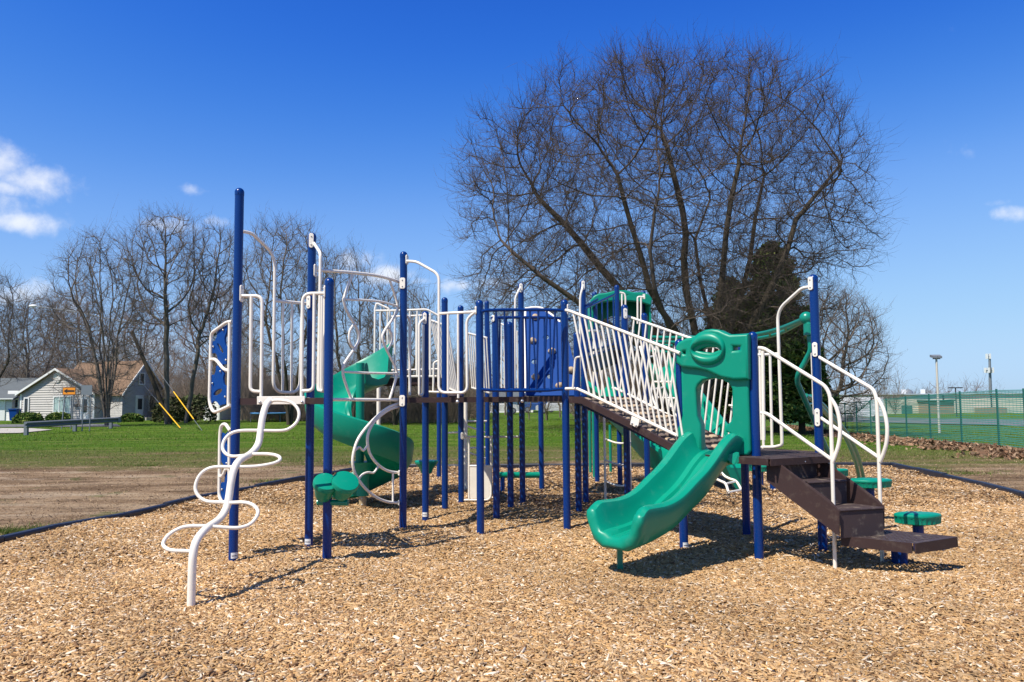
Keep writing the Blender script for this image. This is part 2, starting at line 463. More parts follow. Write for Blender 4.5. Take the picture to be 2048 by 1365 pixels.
# bed of wood chips: ground sheet, then the loose chips themselves
m, t, b = mat_new('wood_chip_bed')
pos = t.add('ShaderNodeNewGeometry').outputs['Position']
mp = t.add('ShaderNodeMapping'); mp.inputs['Scale'].default_value = (1, 1.7, 1); t.l.new(pos, mp.inputs[0])
vo = t.add('ShaderNodeTexVoronoi'); vo.inputs['Scale'].default_value = 30; t.l.new(mp.outputs[0], vo.inputs['Vector'])
c = t.ramp(t.math('ADD', t.math('MULTIPLY', t.noise(40, 4, .7, pos), .7), t.math('MULTIPLY', vo.outputs['Distance'], .35)),
           [(.25, (.10, .055, .028)), (.5, (.25, .155, .085)), (.75, (.42, .29, .17))])
t.put(b.inputs['Base Color'], c); b.inputs['Roughness'].default_value = .95
bp = t.add('ShaderNodeBump'); bp.inputs['Strength'].default_value = 1; bp.inputs['Distance'].default_value = .03
t.put(bp.inputs['Height'], t.math('ADD', vo.outputs['Distance'], t.noise(60, 3, .6, pos))); t.put(b.inputs['Normal'], bp.outputs[0])
me = bpy.data.meshes.new('wood_chip_bed')
me.from_pydata([(p.x, p.y, -.012) for p in bed], [], [list(range(len(bed)))[::-1]])
me.update()
tag(link('wood_chip_bed', me, m, smooth=False), kind='structure')

def colmat(name, rough=.9, trans=False, spec=.15):
    m, t, b = mat_new(name)
    a = t.add('ShaderNodeVertexColor'); a.layer_name = 'col'
    t.l.new(a.outputs[0], b.inputs['Base Color'])
    b.inputs['Roughness'].default_value = rough; b.inputs['Specular IOR Level'].default_value = spec
    return m
CHIPM = colmat('loose_wood_chips', .85)
chip_pal = np.array([(.56, .375, .195), (.62, .435, .24), (.48, .30, .14), (.52, .33, .155), (.80, .69, .54), (.33, .19, .09), (.46, .33, .20), (.25, .145, .075), (.56, .345, .145), (.60, .42, .235), (.58, .39, .2), (.50, .34, .18)])
def lump(x, y):
    return .022 * np.sin(x * 2.1 + 1.3 * np.sin(y * 1.3)) + .018 * np.sin(y * 3.1 + 2 * np.sin(x * .9)) + .012 * np.sin(x * 5.3 + y * 4.1)
def chips(n, y0, y1, L, W, T, seed, box=True):
    g = np.random.default_rng(seed)
    k = int(n * 1.0)
    y = np.sqrt(g.uniform(y0 ** 2, y1 ** 2, k)); x = g.uniform(-1, 1, k) * (.70 * y + .9)
    ok = inside(x, y); x, y = x[ok], y[ok]; k = len(x)
    z = g.uniform(-.008, .013, k) + lump(x, y) * .7 + .034
    l = L * np.minimum(g.lognormal(-.12, .6, k), 2.6) / 2; wd = W * np.minimum(g.lognormal(-.08, .5, k), 2.2) / 2; th = T * g.uniform(.5, 1.4, k) / 2
    yaw = g.uniform(0, 2 * np.pi, k); pit = g.normal(0, .24, k); rol = g.normal(0, .32, k)
    cy, sy, cp, sp_, cr, sr = np.cos(yaw), np.sin(yaw), np.cos(pit), np.sin(pit), np.cos(rol), np.sin(rol)
    ax = np.stack([cy * cp, sy * cp, sp_], 1)
    s0 = np.stack([-sy, cy, np.zeros(k)], 1); up = np.cross(ax, s0)
    sd_ = s0 * cr[:, None] + up * sr[:, None]; up = np.cross(ax, sd_)
    cen = np.stack([x, y, z], 1)
    colr = chip_pal[g.integers(0, len(chip_pal), k)] * g.uniform(.75, 1.2, (k, 1))
    tone = 1 + .10 * np.sin(x * .9 + 1.1 * np.sin(y * 1.1)) * np.sin(y * .8 + x * .3) + .06 * np.sin(x * 3.1 + y * 2.3)
    colr = colr * np.array([.915, .875, .85]) * tone[:, None]
    A, B, U = ax * l[:, None], sd_ * wd[:, None], up * th[:, None]
    tp = g.uniform(.45, 1.0, (k, 1))
    top = [cen - A - B + U, cen + A * g.uniform(.7, 1.1, (k, 1)) - B * tp + U, cen + A + B * tp + U, cen - A * g.uniform(.7, 1.1, (k, 1)) + B + U]
    if not box:
        V = np.stack(top, 1).reshape(-1, 3); F = np.arange(4 * k).reshape(k, 4); return V, F, np.repeat(colr, 4, 0)
    V = np.stack(top + [p - 2 * U for p in top], 1).reshape(-1, 3)
    b0 = (np.arange(k) * 8)[:, None]
    F = np.concatenate([b0 + np.array(f) for f in ([0, 1, 2, 3], [0, 4, 5, 1], [1, 5, 6, 2], [2, 6, 7, 3], [3, 7, 4, 0])])
    return V, F, np.repeat(colr, 8, 0)
parts = [chips(260000, 3.6, 7.5, .037, .0105, .005, 1), chips(190000, 7.3, 11, .040, .0125, .006, 2), chips(230000, 10.8, 15, .04, .013, .007, 3, False), chips(160000, 14.8, 20, .044, .015, .008, 4, False)]
o_ = 0; VV, FF, CC = [], [], []
for v_, f_, c_ in parts:
    VV.append(v_); FF.append(f_ + o_); CC.append(c_); o_ += len(v_)
tag(npobj('wood_chips', np.concatenate(VV), np.concatenate(FF), CHIPM, col=np.concatenate(CC)), 'tan loose wood chips covering the play area', 'wood chips', kind='stuff')

# clods, stray chips and dead grass on the bare earth
def scatter(n, fx, fy, L, W, pal, seed, flat=.5):
    g = np.random.default_rng(seed)
    x, y = fx(g, n), fy(g, n)
    k = len(x)
    yaw = g.uniform(0, 2 * np.pi, k); l = L * g.lognormal(0, .5, k); wd = W * g.lognormal(0, .4, k)
    d1 = np.stack([np.cos(yaw) * l, np.sin(yaw) * l, g.normal(0, flat, k) * l], 1); d2 = np.stack([-np.sin(yaw) * wd, np.cos(yaw) * wd, g.normal(0, flat, k) * wd], 1)
    c0 = np.stack([x, y, gz(x, y) - .01 + g.uniform(0, .03, k)], 1)
    V = np.stack([c0 - d1 - d2, c0 + d1 - d2 * .6, c0 + d1 * .9 + d2, c0 - d1 * .7 + d2 * .8], 1).reshape(-1, 3)
    colr = np.repeat(np.asarray(pal)[g.integers(0, len(pal), k)] * g.uniform(.7, 1.25, (k, 1)), 4, 0)
    return V, np.arange(4 * k).reshape(k, 4), colr
g0 = np.random.default_rng(11)
n = 70000
y = g0.uniform(8, 21, n); x = g0.uniform(-1, 1, n) * (.70 * y + 1)
ok = ~inside(x, y); x, y = x[ok], y[ok]
V, F, cc = scatter(len(x), lambda g, n: x, lambda g, n: y, .010, .0045, [(.12, .075, .045), (.34, .23, .13), (.40, .29, .18), (.05, .034, .024), (.09, .06, .04), (.24, .165, .1)], 12, .35)
tag(npobj('earth_litter', V, F, colmat('earth_litter_bits'), col=cc), 'stray chips and dry clods lying on the bare earth', 'earth litter', kind='stuff')

# grass blades
def blades(n, y0, y1, h, wd, seed, dens):
    g = np.random.default_rng(seed)
    y = y0 + (y1 - y0) * g.uniform(0, 1, n) ** 1.3; x = g.uniform(-1, 1, n) * (.70 * y + 1.5)
    ok = (~inside(x, y)) & (g.uniform(0, 1, n) < dens(x, y)); x, y = x[ok], y[ok]; k = len(x)
    z = gz(x, y) - .035
    yaw = g.uniform(0, 2 * np.pi, k); hh = h * g.lognormal(0, .35, k); ww = wd * g.uniform(.6, 1.5, k)
    lean = g.normal(0, .45, (k, 2)) * hh[:, None]
    b0 = np.stack([x, y, z], 1); s = np.stack([np.cos(yaw) * ww, np.sin(yaw) * ww, np.zeros(k)], 1)
    tip = b0 + np.stack([lean[:, 0], lean[:, 1], hh], 1)
    V = np.stack([b0 - s, b0 + s, tip], 1).reshape(-1, 3)
    green = np.array([(.055, .115, .008), (.08, .16, .012), (.11, .20, .018), (.04, .085, .007), (.16, .20, .045)])
    dry = np.array([(.22, .18, .08), (.15, .13, .05), (.28, .22, .12)])
    f = np.clip((y - 20) / 9 + .25, .2, .93) - .55 * np.clip(np.sin(x * .35 + 1.5 * np.sin(y * .9)) * np.sin(y * 1.9 + .6 * np.sin(x * .5)) - .25, 0, 1)
    cc = np.where((g.uniform(0, 1, k) < f)[:, None], green[g.integers(0, 5, k)], dry[g.integers(0, 3, k)])
    cc = cc * g.uniform(.75, 1.25, (k, 1))
    return V, np.arange(3 * k).reshape(k, 3), np.repeat(cc, 3, 0)
def patch(x, y): return .5 + .5 * np.sin(x * .9 + 2 * np.sin(y * .7)) * np.sin(y * 1.1 + 1.7 * np.sin(x * .6))
A = blades(150000, 18.4, 34, .034, .006, 21, lambda x, y: np.clip((y - 19.2 - 1.1 * np.sin(x * .45 + .8) - .6 * np.sin(x * 1.3)) / 3.0, .02, 1) * (.45 + .55 * patch(x, y)))
B = blades(60000, 33, 62, .045, .012, 22, lambda x, y: .9 + 0 * x)
D = blades(9000, 10, 19, .05, .008, 23, lambda x, y: (patch(x * 1.3, y * 1.2) > .9) * .8)
tl = []
g_ = np.random.default_rng(24)
for px, py, rx, ry, n_ in [(75, 1058, 1.0, .35, 2600), (25, 1062, .7, .3, 1500), (150, 1047, .3, .12, 350), (1990, 985, .8, .5, 700), (1930, 945, .9, .4, 700), (1850, 940, .7, .4, 500), (560, 960, .9, .5, 900), (300, 930, .8, .4, 600), (700, 925, 1.0, .6, 900)]:
    c0 = gp(px, py); r_ = np.abs(g_.normal(0, .5, n_)); an = g_.uniform(0, 2 * np.pi, n_); tl.append(np.stack([c0.x + np.cos(an) * r_ * rx * 1.4, c0.y + np.sin(an) * r_ * ry * 1.4], 1))
tl = np.concatenate(tl); tl = tl[~inside(tl[:, 0], tl[:, 1])]; k = len(tl)
hh = .035 * g_.lognormal(0, .4, k); yaw = g_.uniform(0, 6.28, k); b0 = np.stack([tl[:, 0], tl[:, 1], np.full(k, -.03)], 1); s_ = np.stack([np.cos(yaw), np.sin(yaw), 0 * yaw], 1) * .005
tip = b0 + np.stack([g_.normal(0, .5, k) * hh, g_.normal(0, .5, k) * hh, hh], 1)
D = (np.stack([b0 - s_, b0 + s_, tip], 1).reshape(-1, 3), np.arange(3 * k).reshape(k, 3), np.repeat(np.array([(.075, .13, .015), (.12, .19, .03), (.055, .09, .012), (.17, .17, .06)])[g_.integers(0, 4, k)], 3, 0))
V = np.concatenate([A[0], B[0], D[0]]); F = np.concatenate([A[1], B[1] + len(A[0]), D[1] + len(A[0]) + len(B[0])])
tag(npobj('grass', V, F, colmat('grass_blades', .7), col=np.concatenate([A[2], B[2], D[2]])), 'short lawn grass with worn dry patches', 'grass', kind='stuff')

# border timbers round the bed
bord = thing('playground_border', (line[4].x, line[4].y, 0), 'low dark plastic timber edging around the wood chip bed', 'border')
for i in range(len(line) - 1):
    a, c_ = line[i], line[i + 1]
    n = max(1, round((c_ - a).length / 1.25))
    for k in range(n):
        p, q = a.lerp(c_, k / n), a.lerp(c_, (k + 1) / n)
        d = (q - p).normalized(); s = Vector((-d.y, d.x, 0)); p = p + d * .006; q = q - d * .006
        jz = random.uniform(-.012, .012); jt = random.uniform(-.01, .01)
        prof = [(-.055, -.06), (-.055, .085), (-.04, .105), (.04, .105), (.055, .085), (.055, -.06)]
        mb = MB(); mb.loft([[p + s * x + Vector((0, 0, h + jz)) for x, h in prof], [q + s * x + Vector((0, 0, h + jz + jt)) for x, h in prof]])
        mb.tube([q - d * .05 + Vector((0, 0, .05)), q - d * .05 + Vector((0, 0, .085 + jz))], .03, 8)
        obj('timber', mb, BORDER, bord, smooth=False)
# ================================================================ the play structure
PD = .0435                                                     # post radius
play = thing('play_structure', (0, 10, 0), 'white, blue and green playground climber with ramp and slides on wood chips', 'play structure')
POST = {}
HOR = lambda px: HORC - (px - 1024) * ROLL
def post(key, base, top, z=None, Y=None, sticker=False, r=PD):
    """base and top as seen in the photo"""
    g = gp(*base) if Y is None else at(base[0], base[1], Y)
    zt = at(top[0], top[1], g.y).z if z is None else z
    POST[key] = Vector((g.x, g.y, 0))
    mb = MB(); mb.tube([(g.x, g.y, -.1), (g.x, g.y, zt - r * 1.05)], r, 20)
    o = obj('post', mb, BLUE, play)
    mb = MB()
    prof = [(r * 1.045, -.03), (r * 1.06, 0)] + [(r * 1.06 * math.cos(a), r * 1.06 * math.sin(a)) for a in [R(x) for x in (15, 30, 45, 60, 75, 88)]]
    mb.lathe(prof, (g.x, g.y, zt - r), n=20)
    mb.sphere((g.x, g.y - r * 1.05, zt - r - .012), .006, 8)
    obj('cap', mb, BLUE, o)
    if sticker:
        mb = MB(); n = 8
        vs = []
        for i in range(n + 1):
            a = R(-90 + (i - n / 2) * 11 + sticker)
            vs += [(g.x + math.cos(a) * (r + .0015), g.y + math.sin(a) * (r + .0015), .055), (g.x + math.cos(a) * (r + .0015), g.y + math.sin(a) * (r + .0015), .11)]
        mb.add(vs, [[2 * i, 2 * i + 2, 2 * i + 3, 2 * i + 1] for i in range(n)])
        so = obj('depth_sticker', mb, STICK, o)
        mb = MB(); vs = []
        for i in range(1, n):
            a = R(-90 + (i - n / 2) * 11 + sticker)
            vs += [(g.x + math.cos(a) * (r + .003), g.y + math.sin(a) * (r + .003), .078), (g.x + math.cos(a) * (r + .003), g.y + math.sin(a) * (r + .003), .084)]
        mb.add(vs, [[2 * i, 2 * i + 2, 2 * i + 3, 2 * i + 1] for i in range(n - 2)])
        obj('printed_line', mb, BROWN, o)
    return POST[key]
post('A', (466.1, 1127.8), (481.1, 376.8), sticker=35)
post('B', (617.4, 1098.5), (626.2, 466.4), sticker=-5)
post('C', (653.8, 1129.8), (659.4, 556.6))
post('D', (806, 1065), (807.6, 503.7))
post('E', (850.9, 1041.7), (851.4, 622.7), sticker=-8)
post('F', (889.9, 1024), (889.1, 595.3))
post('G', (922.4, 1008.2), (921.6, 611.4))
post('H', (961.2, 1072.3), (958, 600.8))
post('I', (975.5, 966), (974.6, 602.2))
post('H2', (993, 1043.7), (992, 612), z=2.62)
post('H3', (1021.5, 1025), (1020, 612), z=2.62)
post('K', (1045.4, 1009.3), (1041.9, 566))
post('K2', (1083.3, 981.6), (1083, 700), z=1.52)
post('J', (1134.4, 1063.7), (1128, 599.8))
post('J2', (1157.9, 1028.5), (1155, 640), z=2.45)
post('O', (1171.9, 1011), (1165.6, 561.6))
post('O2', (1194.7, 967.1), (1191.2, 584.5))
post('T', (1240.4, 974.6), (1234, 570.5))
post('V', (1256.2, 1037), (1247, 609.8))
post('W', (1296, 1008), (1290.3, 626.7))
post('X', (1294, 962), (1289.8, 582.2))
post('L', (1368.2, 1106.3), (1357.6, 679.2), sticker=20)
post('Mm', (1518.6, 1123.5), (1506.3, 664.4))
post('N', (1646.2, 1106.5), (1627.2, 549.6))
post('Q', (1493.6, 1073.3), (1483.4, 690.3))
post('S', (878, 957), (884, 760), z=1.85)
P = POST

def clamp(parent, P0, z, dirv, h=.15, wd=.044, mat=None):
    """flat bolted bracket on a post face"""
    d = Vector((dirv[0], dirv[1], 0)).normalized(); s = Vector((-d.y, d.x, 0))
    c = Vector((P0.x, P0.y, z)) + d * (PD + .004)
    Mx = Matrix.Identity(4)
    for i in range(3): Mx[i][0], Mx[i][1], Mx[i][2], Mx[i][3] = s[i], (0, 0, 1)[i], d[i], c[i]
    a, b_ = wd / 2, h / 2; q = .012
    o = plate('bracket', [[(-a + q, -b_), (a - q, -b_), (a, -b_ + q), (a, b_ - q), (a - q, b_), (-a + q, b_), (-a, b_ - q), (-a, -b_ + q)]], mat or WHITE, parent, .012, .003, Mx)
    bolts(o, [c + Vector((0, 0, k * h * .3)) + d * .007 for k in (-1, 1)], .009, 8)
    return o
def bolts(parent, pts, r=.012, n=10):
    for p in pts: obj('bolt', MB().sphere(p, r, n), STEEL, parent)
def tubes(name, parent, paths, r, mat=WHITE, n=10, frame=None):
    o = obj(name, MB().tube(paths[0], r, n), mat, parent)
    for p in paths[1:]: obj('rail' if parent is play else name, MB().tube(p, r, n), mat, o if parent is play else parent)
    return o
def on(A, B_, k, pts, off=0.0): return [onpl(P[A], P[B_], x, y, off) for x, y in zz(k, pts)]
def bars(parent, lst, r=.0125, mat=WHITE, n=8):
    for p, q in lst: tubes('bar', parent, [[p, q]], r, mat, n)

# ------------------------------------------------ decks
DZ, DT = 1.572, .062
def clip_poly(poly, conv):
    out = poly
    for i in range(len(conv)):
        a, b_ = conv[i], conv[(i + 1) % len(conv)]
        e = (b_[0] - a[0], b_[1] - a[1]); inn = []
        s = lambda p: e[0] * (p[1] - a[1]) - e[1] * (p[0] - a[0])
        for j in range(len(out)):
            p, q_ = out[j], out[(j + 1) % len(out)]
            sp_, sq = s(p), s(q_)
            if sp_ >= 0: inn.append(p)
            if (sp_ >= 0) != (sq >= 0):
                k = sp_ / (sp_ - sq); inn.append((p[0] + (q_[0] - p[0]) * k, p[1] + (q_[1] - p[1]) * k))
        out = inn
        if not out: break
    return out
def deck(name, poly, z, rot=0.0, pitch=.052, hole=.0165, mat=None, th=DT, lip=.006):
    """coated steel deck: punched top sheet and folded edge"""
    poly = [(p[0], p[1]) for p in poly]
    ar = sum(poly[i][0] * poly[(i + 1) % len(poly)][1] - poly[(i + 1) % len(poly)][0] * poly[i][1] for i in range(len(poly)))
    if ar < 0: poly = poly[::-1]
    mb = MB()
    c, s = math.cos(rot), math.sin(rot)
    x0, x1 = min(c * p[0] + s * p[1] for p in poly), max(c * p[0] + s * p[1] for p in poly)
    y0, y1 = min(-s * p[0] + c * p[1] for p in poly), max(-s * p[0] + c * p[1] for p in poly)
    inset = .045
    cx, cy = sum(p[0] for p in poly) / len(poly), sum(p[1] for p in poly) / len(poly)
    def insd(p, d):
        for i in range(len(poly)):
            a, b_ = poly[i], poly[(i + 1) % len(poly)]
            L_ = math.hypot(b_[0] - a[0], b_[1] - a[1])
            if ((b_[0] - a[0]) * (p[1] - a[1]) - (b_[1] - a[1]) * (p[0] - a[0])) / L_ < d: return False
        return True
    i = 0; yy = y0
    while yy < y1:
        xx = x0
        while xx < x1:
            sq = [(xx, yy), (xx + pitch, yy), (xx + pitch, yy + pitch), (xx, yy + pitch)]
            wq = [(c * a - s * b_, s * a + c * b_) for a, b_ in sq]
            m_ = (sum(a for a, _ in wq) / 4, sum(b_ for _, b_ in wq) / 4)
            if all(insd(p, .002) for p in wq) and insd(m_, inset):
                outer = [wq[0], ((wq[0][0] + wq[1][0]) / 2, (wq[0][1] + wq[1][1]) / 2), wq[1], ((wq[1][0] + wq[2][0]) / 2, (wq[1][1] + wq[2][1]) / 2),
                         wq[2], ((wq[2][0] + wq[3][0]) / 2, (wq[2][1] + wq[3][1]) / 2), wq[3], ((wq[3][0] + wq[0][0]) / 2, (wq[3][1] + wq[0][1]) / 2)]
                ring = [(m_[0] + hole * math.cos(rot + R(225 + 45 * k)), m_[1] + hole * math.sin(rot + R(225 + 45 * k))) for k in range(8)]
                ring2 = [(m_[0] + (p[0] - m_[0]) * .95, m_[1] + (p[1] - m_[1]) * .95) for p in ring]
                vs = [(*p, z) for p in outer] + [(*p, z) for p in ring] + [(*p, z - .012) for p in ring2]
                mb.add(vs, [[k, (k + 1) % 8, 8 + (k + 1) % 8, 8 + k] for k in range(8)] + [[8 + k, 8 + (k + 1) % 8, 16 + (k + 1) % 8, 16 + k] for k in range(8)])
            else:
                cl_ = clip_poly(wq, poly)
                if len(cl_) >= 3: mb.add([(*p, z) for p in cl_], [list(range(len(cl_)))])
            xx += pitch
        yy += pitch
    o = obj(name, mb, mat or BROWNW, play, smooth=False)
    mb = MB()
    for i in range(len(poly)):
        a, b_ = Vector((*poly[i], z - th / 2 + .002)), Vector((*poly[(i + 1) % len(poly)], z - th / 2 + .002))
        d = (b_ - a).normalized(); n_ = Vector((d.y, -d.x, 0))
        mb.beam(a + n_ * .003 - d * .003, b_ + n_ * .003 - d * .02, .012, th)
    obj('edge_beam', mb, BROWN, o, smooth=False)
    return o
V2 = lambda v: Vector((v.x, v.y))
def shr(keys, d=.0):
    pts = [V2(P[k]) for k in keys]; return [(p.x, p.y) for p in pts]
deck('deck', shr('ACB'), DZ)
front = (P['J'] - P['D'])
deck('deck', [V2(P['D']), V2(P['J']), V2(P['J2']), V2(P['O']), V2(P['K']), V2(P['G'])], DZ, rot=math.atan2((P['H'] - P['D']).y, (P['H'] - P['D']).x))
deck('deck', [V2(P['J']) + Vector((.02, .01)), V2(P['V']), V2(P['O']) , V2(P['J2']) + Vector((.02, 0))], DZ - .004, rot=.7)
LZ = .99
dN1, dN0 = (Vector((2.87, 7.47)), Vector((2.376, 7.22)))        # top edge of the stairs
deck('deck', [V2(P['L']), dN0 + Vector((-.06, .0)), dN1 + Vector((.16, .10)), V2(P['N']) + Vector((0, .1)), V2(P['Q'])], LZ, rot=.75)

# ------------------------------------------------ loop climber (front left)
PC0 = gp(382, 1221); PC1 = Vector((-2.215, 7.49, 0))
POST['pc0'], POST['pc1'] = PC0, PC1
def onpc(pts): return [onpl(PC0, PC1, x, y) for x, y in zz(2, pts)]
climb = obj('loop_climber', MB().tube(fil(onpc([(243, 1330)]), .01) + cat(onpc([(243, 1312), (249, 1100), (257, 970), (280, 890), (335, 825), (412, 768), (452, 705), (468, 640), (482, 545), (500, 470), (532, 420), (600, 378), (642, 322), (656, 250), (668, 165), (688, 95), (715, 62)]), 7), .0305, 16), WHITE, play)
pole_pts = onpc([(243, 1312), (249, 1100), (257, 970), (280, 890), (335, 825), (412, 768), (452, 705), (468, 640), (482, 545), (500, 470), (532, 420), (600, 378), (642, 322), (656, 250), (668, 165), (688, 95), (715, 62)])
def depth_at(y2):
    pp = [(p[1], q_.y) for p, q_ in zip([(0, a) for a in (1312, 1100, 970, 890, 825, 768, 705, 640, 545, 470, 420, 378, 322, 250, 165, 95, 62)], pole_pts)]
    for (ya, Ya), (yb, Yb) in zip(pp, pp[1:]):
        if yb <= y2 <= ya: return Ya + (Yb - Ya) * (ya - y2) / (ya - yb)
    return pp[-1][1] if y2 < 62 else pp[0][1]
for lp in ([(705, 68), (760, 62), (830, 72), (872, 105), (885, 145), (872, 190), (835, 225), (785, 242), (655, 242)],
           [(655, 241), (540, 243), (480, 260), (444, 295), (431, 337), (440, 368), (468, 390), (510, 395), (595, 385)],
           [(600, 382), (690, 381), (748, 389), (772, 405), (762, 424), (715, 441), (620, 455), (490, 458)],
           [(500, 459), (385, 459), (322, 482), (285, 525), (269, 580), (282, 622), (315, 652), (360, 665), (455, 668)],
           [(462, 671), (555, 668), (608, 682), (638, 712), (636, 748), (604, 790), (560, 812), (500, 820), (375, 812)],
           [(372, 808), (230, 810), (160, 830), (105, 868), (78, 912), (95, 940), (140, 954), (250, 958)]):
    ya, yb = lp[0][1], lp[-1][1]
    Ya, Yb = depth_at(ya), depth_at(yb); m_ = len(lp) - 1
    pts = [at(*zz(2, [q_])[0], Ya + (Yb - Ya) * i / m_) for i, q_ in enumerate(lp)]
    obj('foot_loop', MB().tube(cat(pts, 6), .0145, 12), WHITE, climb)
a_, b_ = on('A', 'C', 2, [(640, 42), (918, 83)], .05)
Mx = plane_frame(P['A'], P['C'], .052); inv = Mx.inverted()
la, lb = inv @ a_, inv @ b_
br = plate('mounting_plate', [[(la.x, lb.y), (lb.x, lb.y), (lb.x, la.y), (la.x, la.y)]], WHITE, climb, .02, .004, Mx)
bolts(br, on('A', 'C', 2, [(652, 74), (902, 72)], .068), .014)

# ------------------------------------------------ guards round the three-sided deck
g1 = tubes('guard_panel', play, [fil(on('A', 'C', 1, [(572, 720), (697, 722), (690, 1350)], .02), .07, 8), fil(on('A', 'C', 1, [(629, 722), (622, 1312), (690, 1315)], .02), .09, 8)], .0165, n=12)
clamp(g1, P['A'], onpl(P['A'], P['C'], 483, 588).z, (.92, -.35), .16)
g1 = tubes('guard_panel', play, [fil(on('A', 'C', 1, [(1088, 705), (948, 706), (940, 1350)], .02), .09, 8), fil(on('A', 'C', 1, [(1020, 706), (1014, 1308), (940, 1310)], .02), .11, 8)], .0165, n=12)
clamp(g1, P['C'], onpl(P['A'], P['C'], 650, 585).z, (-.92, -.35), .12)
g2 = tubes('guard_panel', play, [fil(on('A', 'B', 1, [(575, 320), (634, 332), (776, 468), (764, 1318), (930, 1322), (944, 772)], -.055), .13, 8), on('A', 'B', 1, [(775, 750), (990, 770)], -.055)], .0165, n=12)
bars(g2, [on('A', 'B', 1, [(826, 755), (822, 1320)], -.055), on('A', 'B', 1, [(882, 760), (877, 1320)], -.055)], .0135)
clamp(g2, P['B'], onpl(P['A'], P['B'], 616, 605).z, (-.4, -.9), .13)
hb = at(631, 492, P['B'].y - .05)
g3 = tubes('guard_panel', play, [fil([at(628, 487, P['B'].y - .06), onpl(P['B'], P['C'], 641, 507), onpl(P['B'], P['C'], 640, 590), onpl(P['B'], P['C'], 636, 781), onpl(P['B'], P['C'], 648, 783), onpl(P['B'], P['C'], 649.5, 597)], .06, 6)], .0165, n=12)
bars(g3, [on('B', 'C', 1, [(1056, 725), (1050, 1310)]), on('B', 'C', 1, [(1068, 722), (1062, 1312)])], .0135)
clamp(g3, P['B'], at(628, 483, P['B'].y).z, (.1, -1), .15)

# ------------------------------------------------ blue hole panel beyond post A
pA = P['A']; pA2 = pA + Vector((-.72, .69, 0)); P['a2'] = pA2
def panel_m(name, frame, sheets, rungs, k, extra=()):
    o = tubes(name, play, frame, .017, n=12)
    Mx = plane_frame(pA, pA2, -.02); inv = Mx.inverted()
    loc = lambda pts: [(v.x, v.y) for v in [inv @ onpl(pA, pA2, x, y, -.02) for x, y in zz(k, pts)]]
    for sh in sheets:
        s_ = plate('blue_sheet', [sm2(loc(sh[0]), 4)] + [sm2(loc(h), 4) for h in sh[1:]], BLUEP, o, .02, .003, Mx)
    for rg in rungs: obj('hand_rung', MB().tube(cat(on('A', 'a2', k, rg), 5), .0165, 12), WHITE, o)
    bolts(o, [onpl(pA, pA2, *zz(k, [q_])[0], .0) for q_ in extra], .011, 8)
    return o
panel_m('bubble_panel', [fil(on('A', 'a2', 'm', [(440, 92), (370, 98), (155, 250), (148, 400), (128, 1200), (180, 1335), (260, 1310), (420, 1235)]), .07, 8), on('A', 'a2', 'm', [(408, 108), (388, 1240)])],
        [[[(385, 150), (340, 165), (255, 232), (240, 300), (210, 360), (168, 378), (165, 450), (166, 522), (215, 520), (245, 555), (262, 625), (290, 690), (312, 700), (330, 670), (372, 660), (378, 480), (352, 420), (345, 320), (370, 235)],
          [(262, 393), (240, 400), (262, 475), (300, 525), (328, 520), (325, 480), (298, 430)]],
         [[(240, 700), (330, 790), (325, 870), (335, 960), (368, 995), (365, 1200), (320, 1220), (280, 1235), (245, 1190), (200, 1175), (152, 1190), (160, 850), (200, 830), (225, 770)],
          [(310, 1010), (270, 1010), (215, 1045), (192, 1090), (210, 1108), (265, 1090), (308, 1045)]]],
        [[(145, 612), (195, 608), (240, 640), (300, 715), (340, 748), (395, 762)]], 'm', [(315, 208), (180, 435), (352, 615), (277, 772), (170, 935), (342, 1118)])
panel_m('bubble_panel', [fil(on('A', 'a2', 'n', [(410, 215), (345, 118), (285, 150), (272, 300), (262, 1110), (300, 1200), (400, 1240)]), .05, 8), on('A', 'a2', 'n', [(402, 250), (398, 1180)])],
        [[[(400, 235), (345, 275), (305, 268), (303, 600), (320, 660), (345, 690), (398, 690), (398, 470), (370, 400), (380, 330)]],
         [[(398, 765), (355, 800), (345, 920), (300, 935), (300, 1080), (322, 1150), (398, 1170)]]],
        [[(270, 838), (300, 838), (330, 795), (352, 748), (400, 735)]], 'n', [(395, 345), (300, 1018), (362, 660)])

# ------------------------------------------------ curved ladder panel between B and D
POST['b2'], POST['d2'] = P['B'] + Vector((.022, -.02, 0)), P['D'] + Vector((-.05, .042, 0))
cl1 = tubes('curved_ladder_panel', play, [cat(on('b2', 'd2', 3, [(45, 228), (110, 233), (330, 250), (500, 271), (640, 306), (708, 335)]), 6), on('b2', 'd2', 3, [(-20, 1210), (705, 1214)])], .0185, n=12)
for pth in ([(322, 262), (262, 425), (258, 475), (292, 565), (358, 675), (373, 740), (352, 802), (262, 938), (250, 1010), (270, 1090), (312, 1205)],
            [(605, 305), (662, 485), (648, 565), (565, 690), (550, 750), (580, 832), (650, 975), (652, 1050), (605, 1205)]):
    tubes('wavy_rail', cl1, [cat(on('b2', 'd2', 3, pth), 7)], .0155, n=12)
for pth in ([(338, 632), (303, 688), (297, 745), (308, 790), (335, 822)], [(590, 662), (620, 720), (620, 775), (588, 838)]):
    tubes('wavy_rail', cl1, [cat(on('b2', 'd2', 3, pth), 7)], .0135, n=12)
for pth in ([(262, 450), (450, 460), (560, 474), (668, 505)], [(252, 1000), (450, 1010), (655, 1013)]):
    tubes('rung', cl1, [cat(on('b2', 'd2', 3, pth), 6)], .0135, n=12)
for z_ in (onpl(P['D'], P['H'], 806, 568).z, onpl(P['D'], P['H'], 806, 802).z): clamp(cl1, P['D'], z_, (-.15, -1), .125, .062)
clamp(cl1, P['B'], at(632, 542, P['B'].y).z, (.9, -.3), .13, .05)
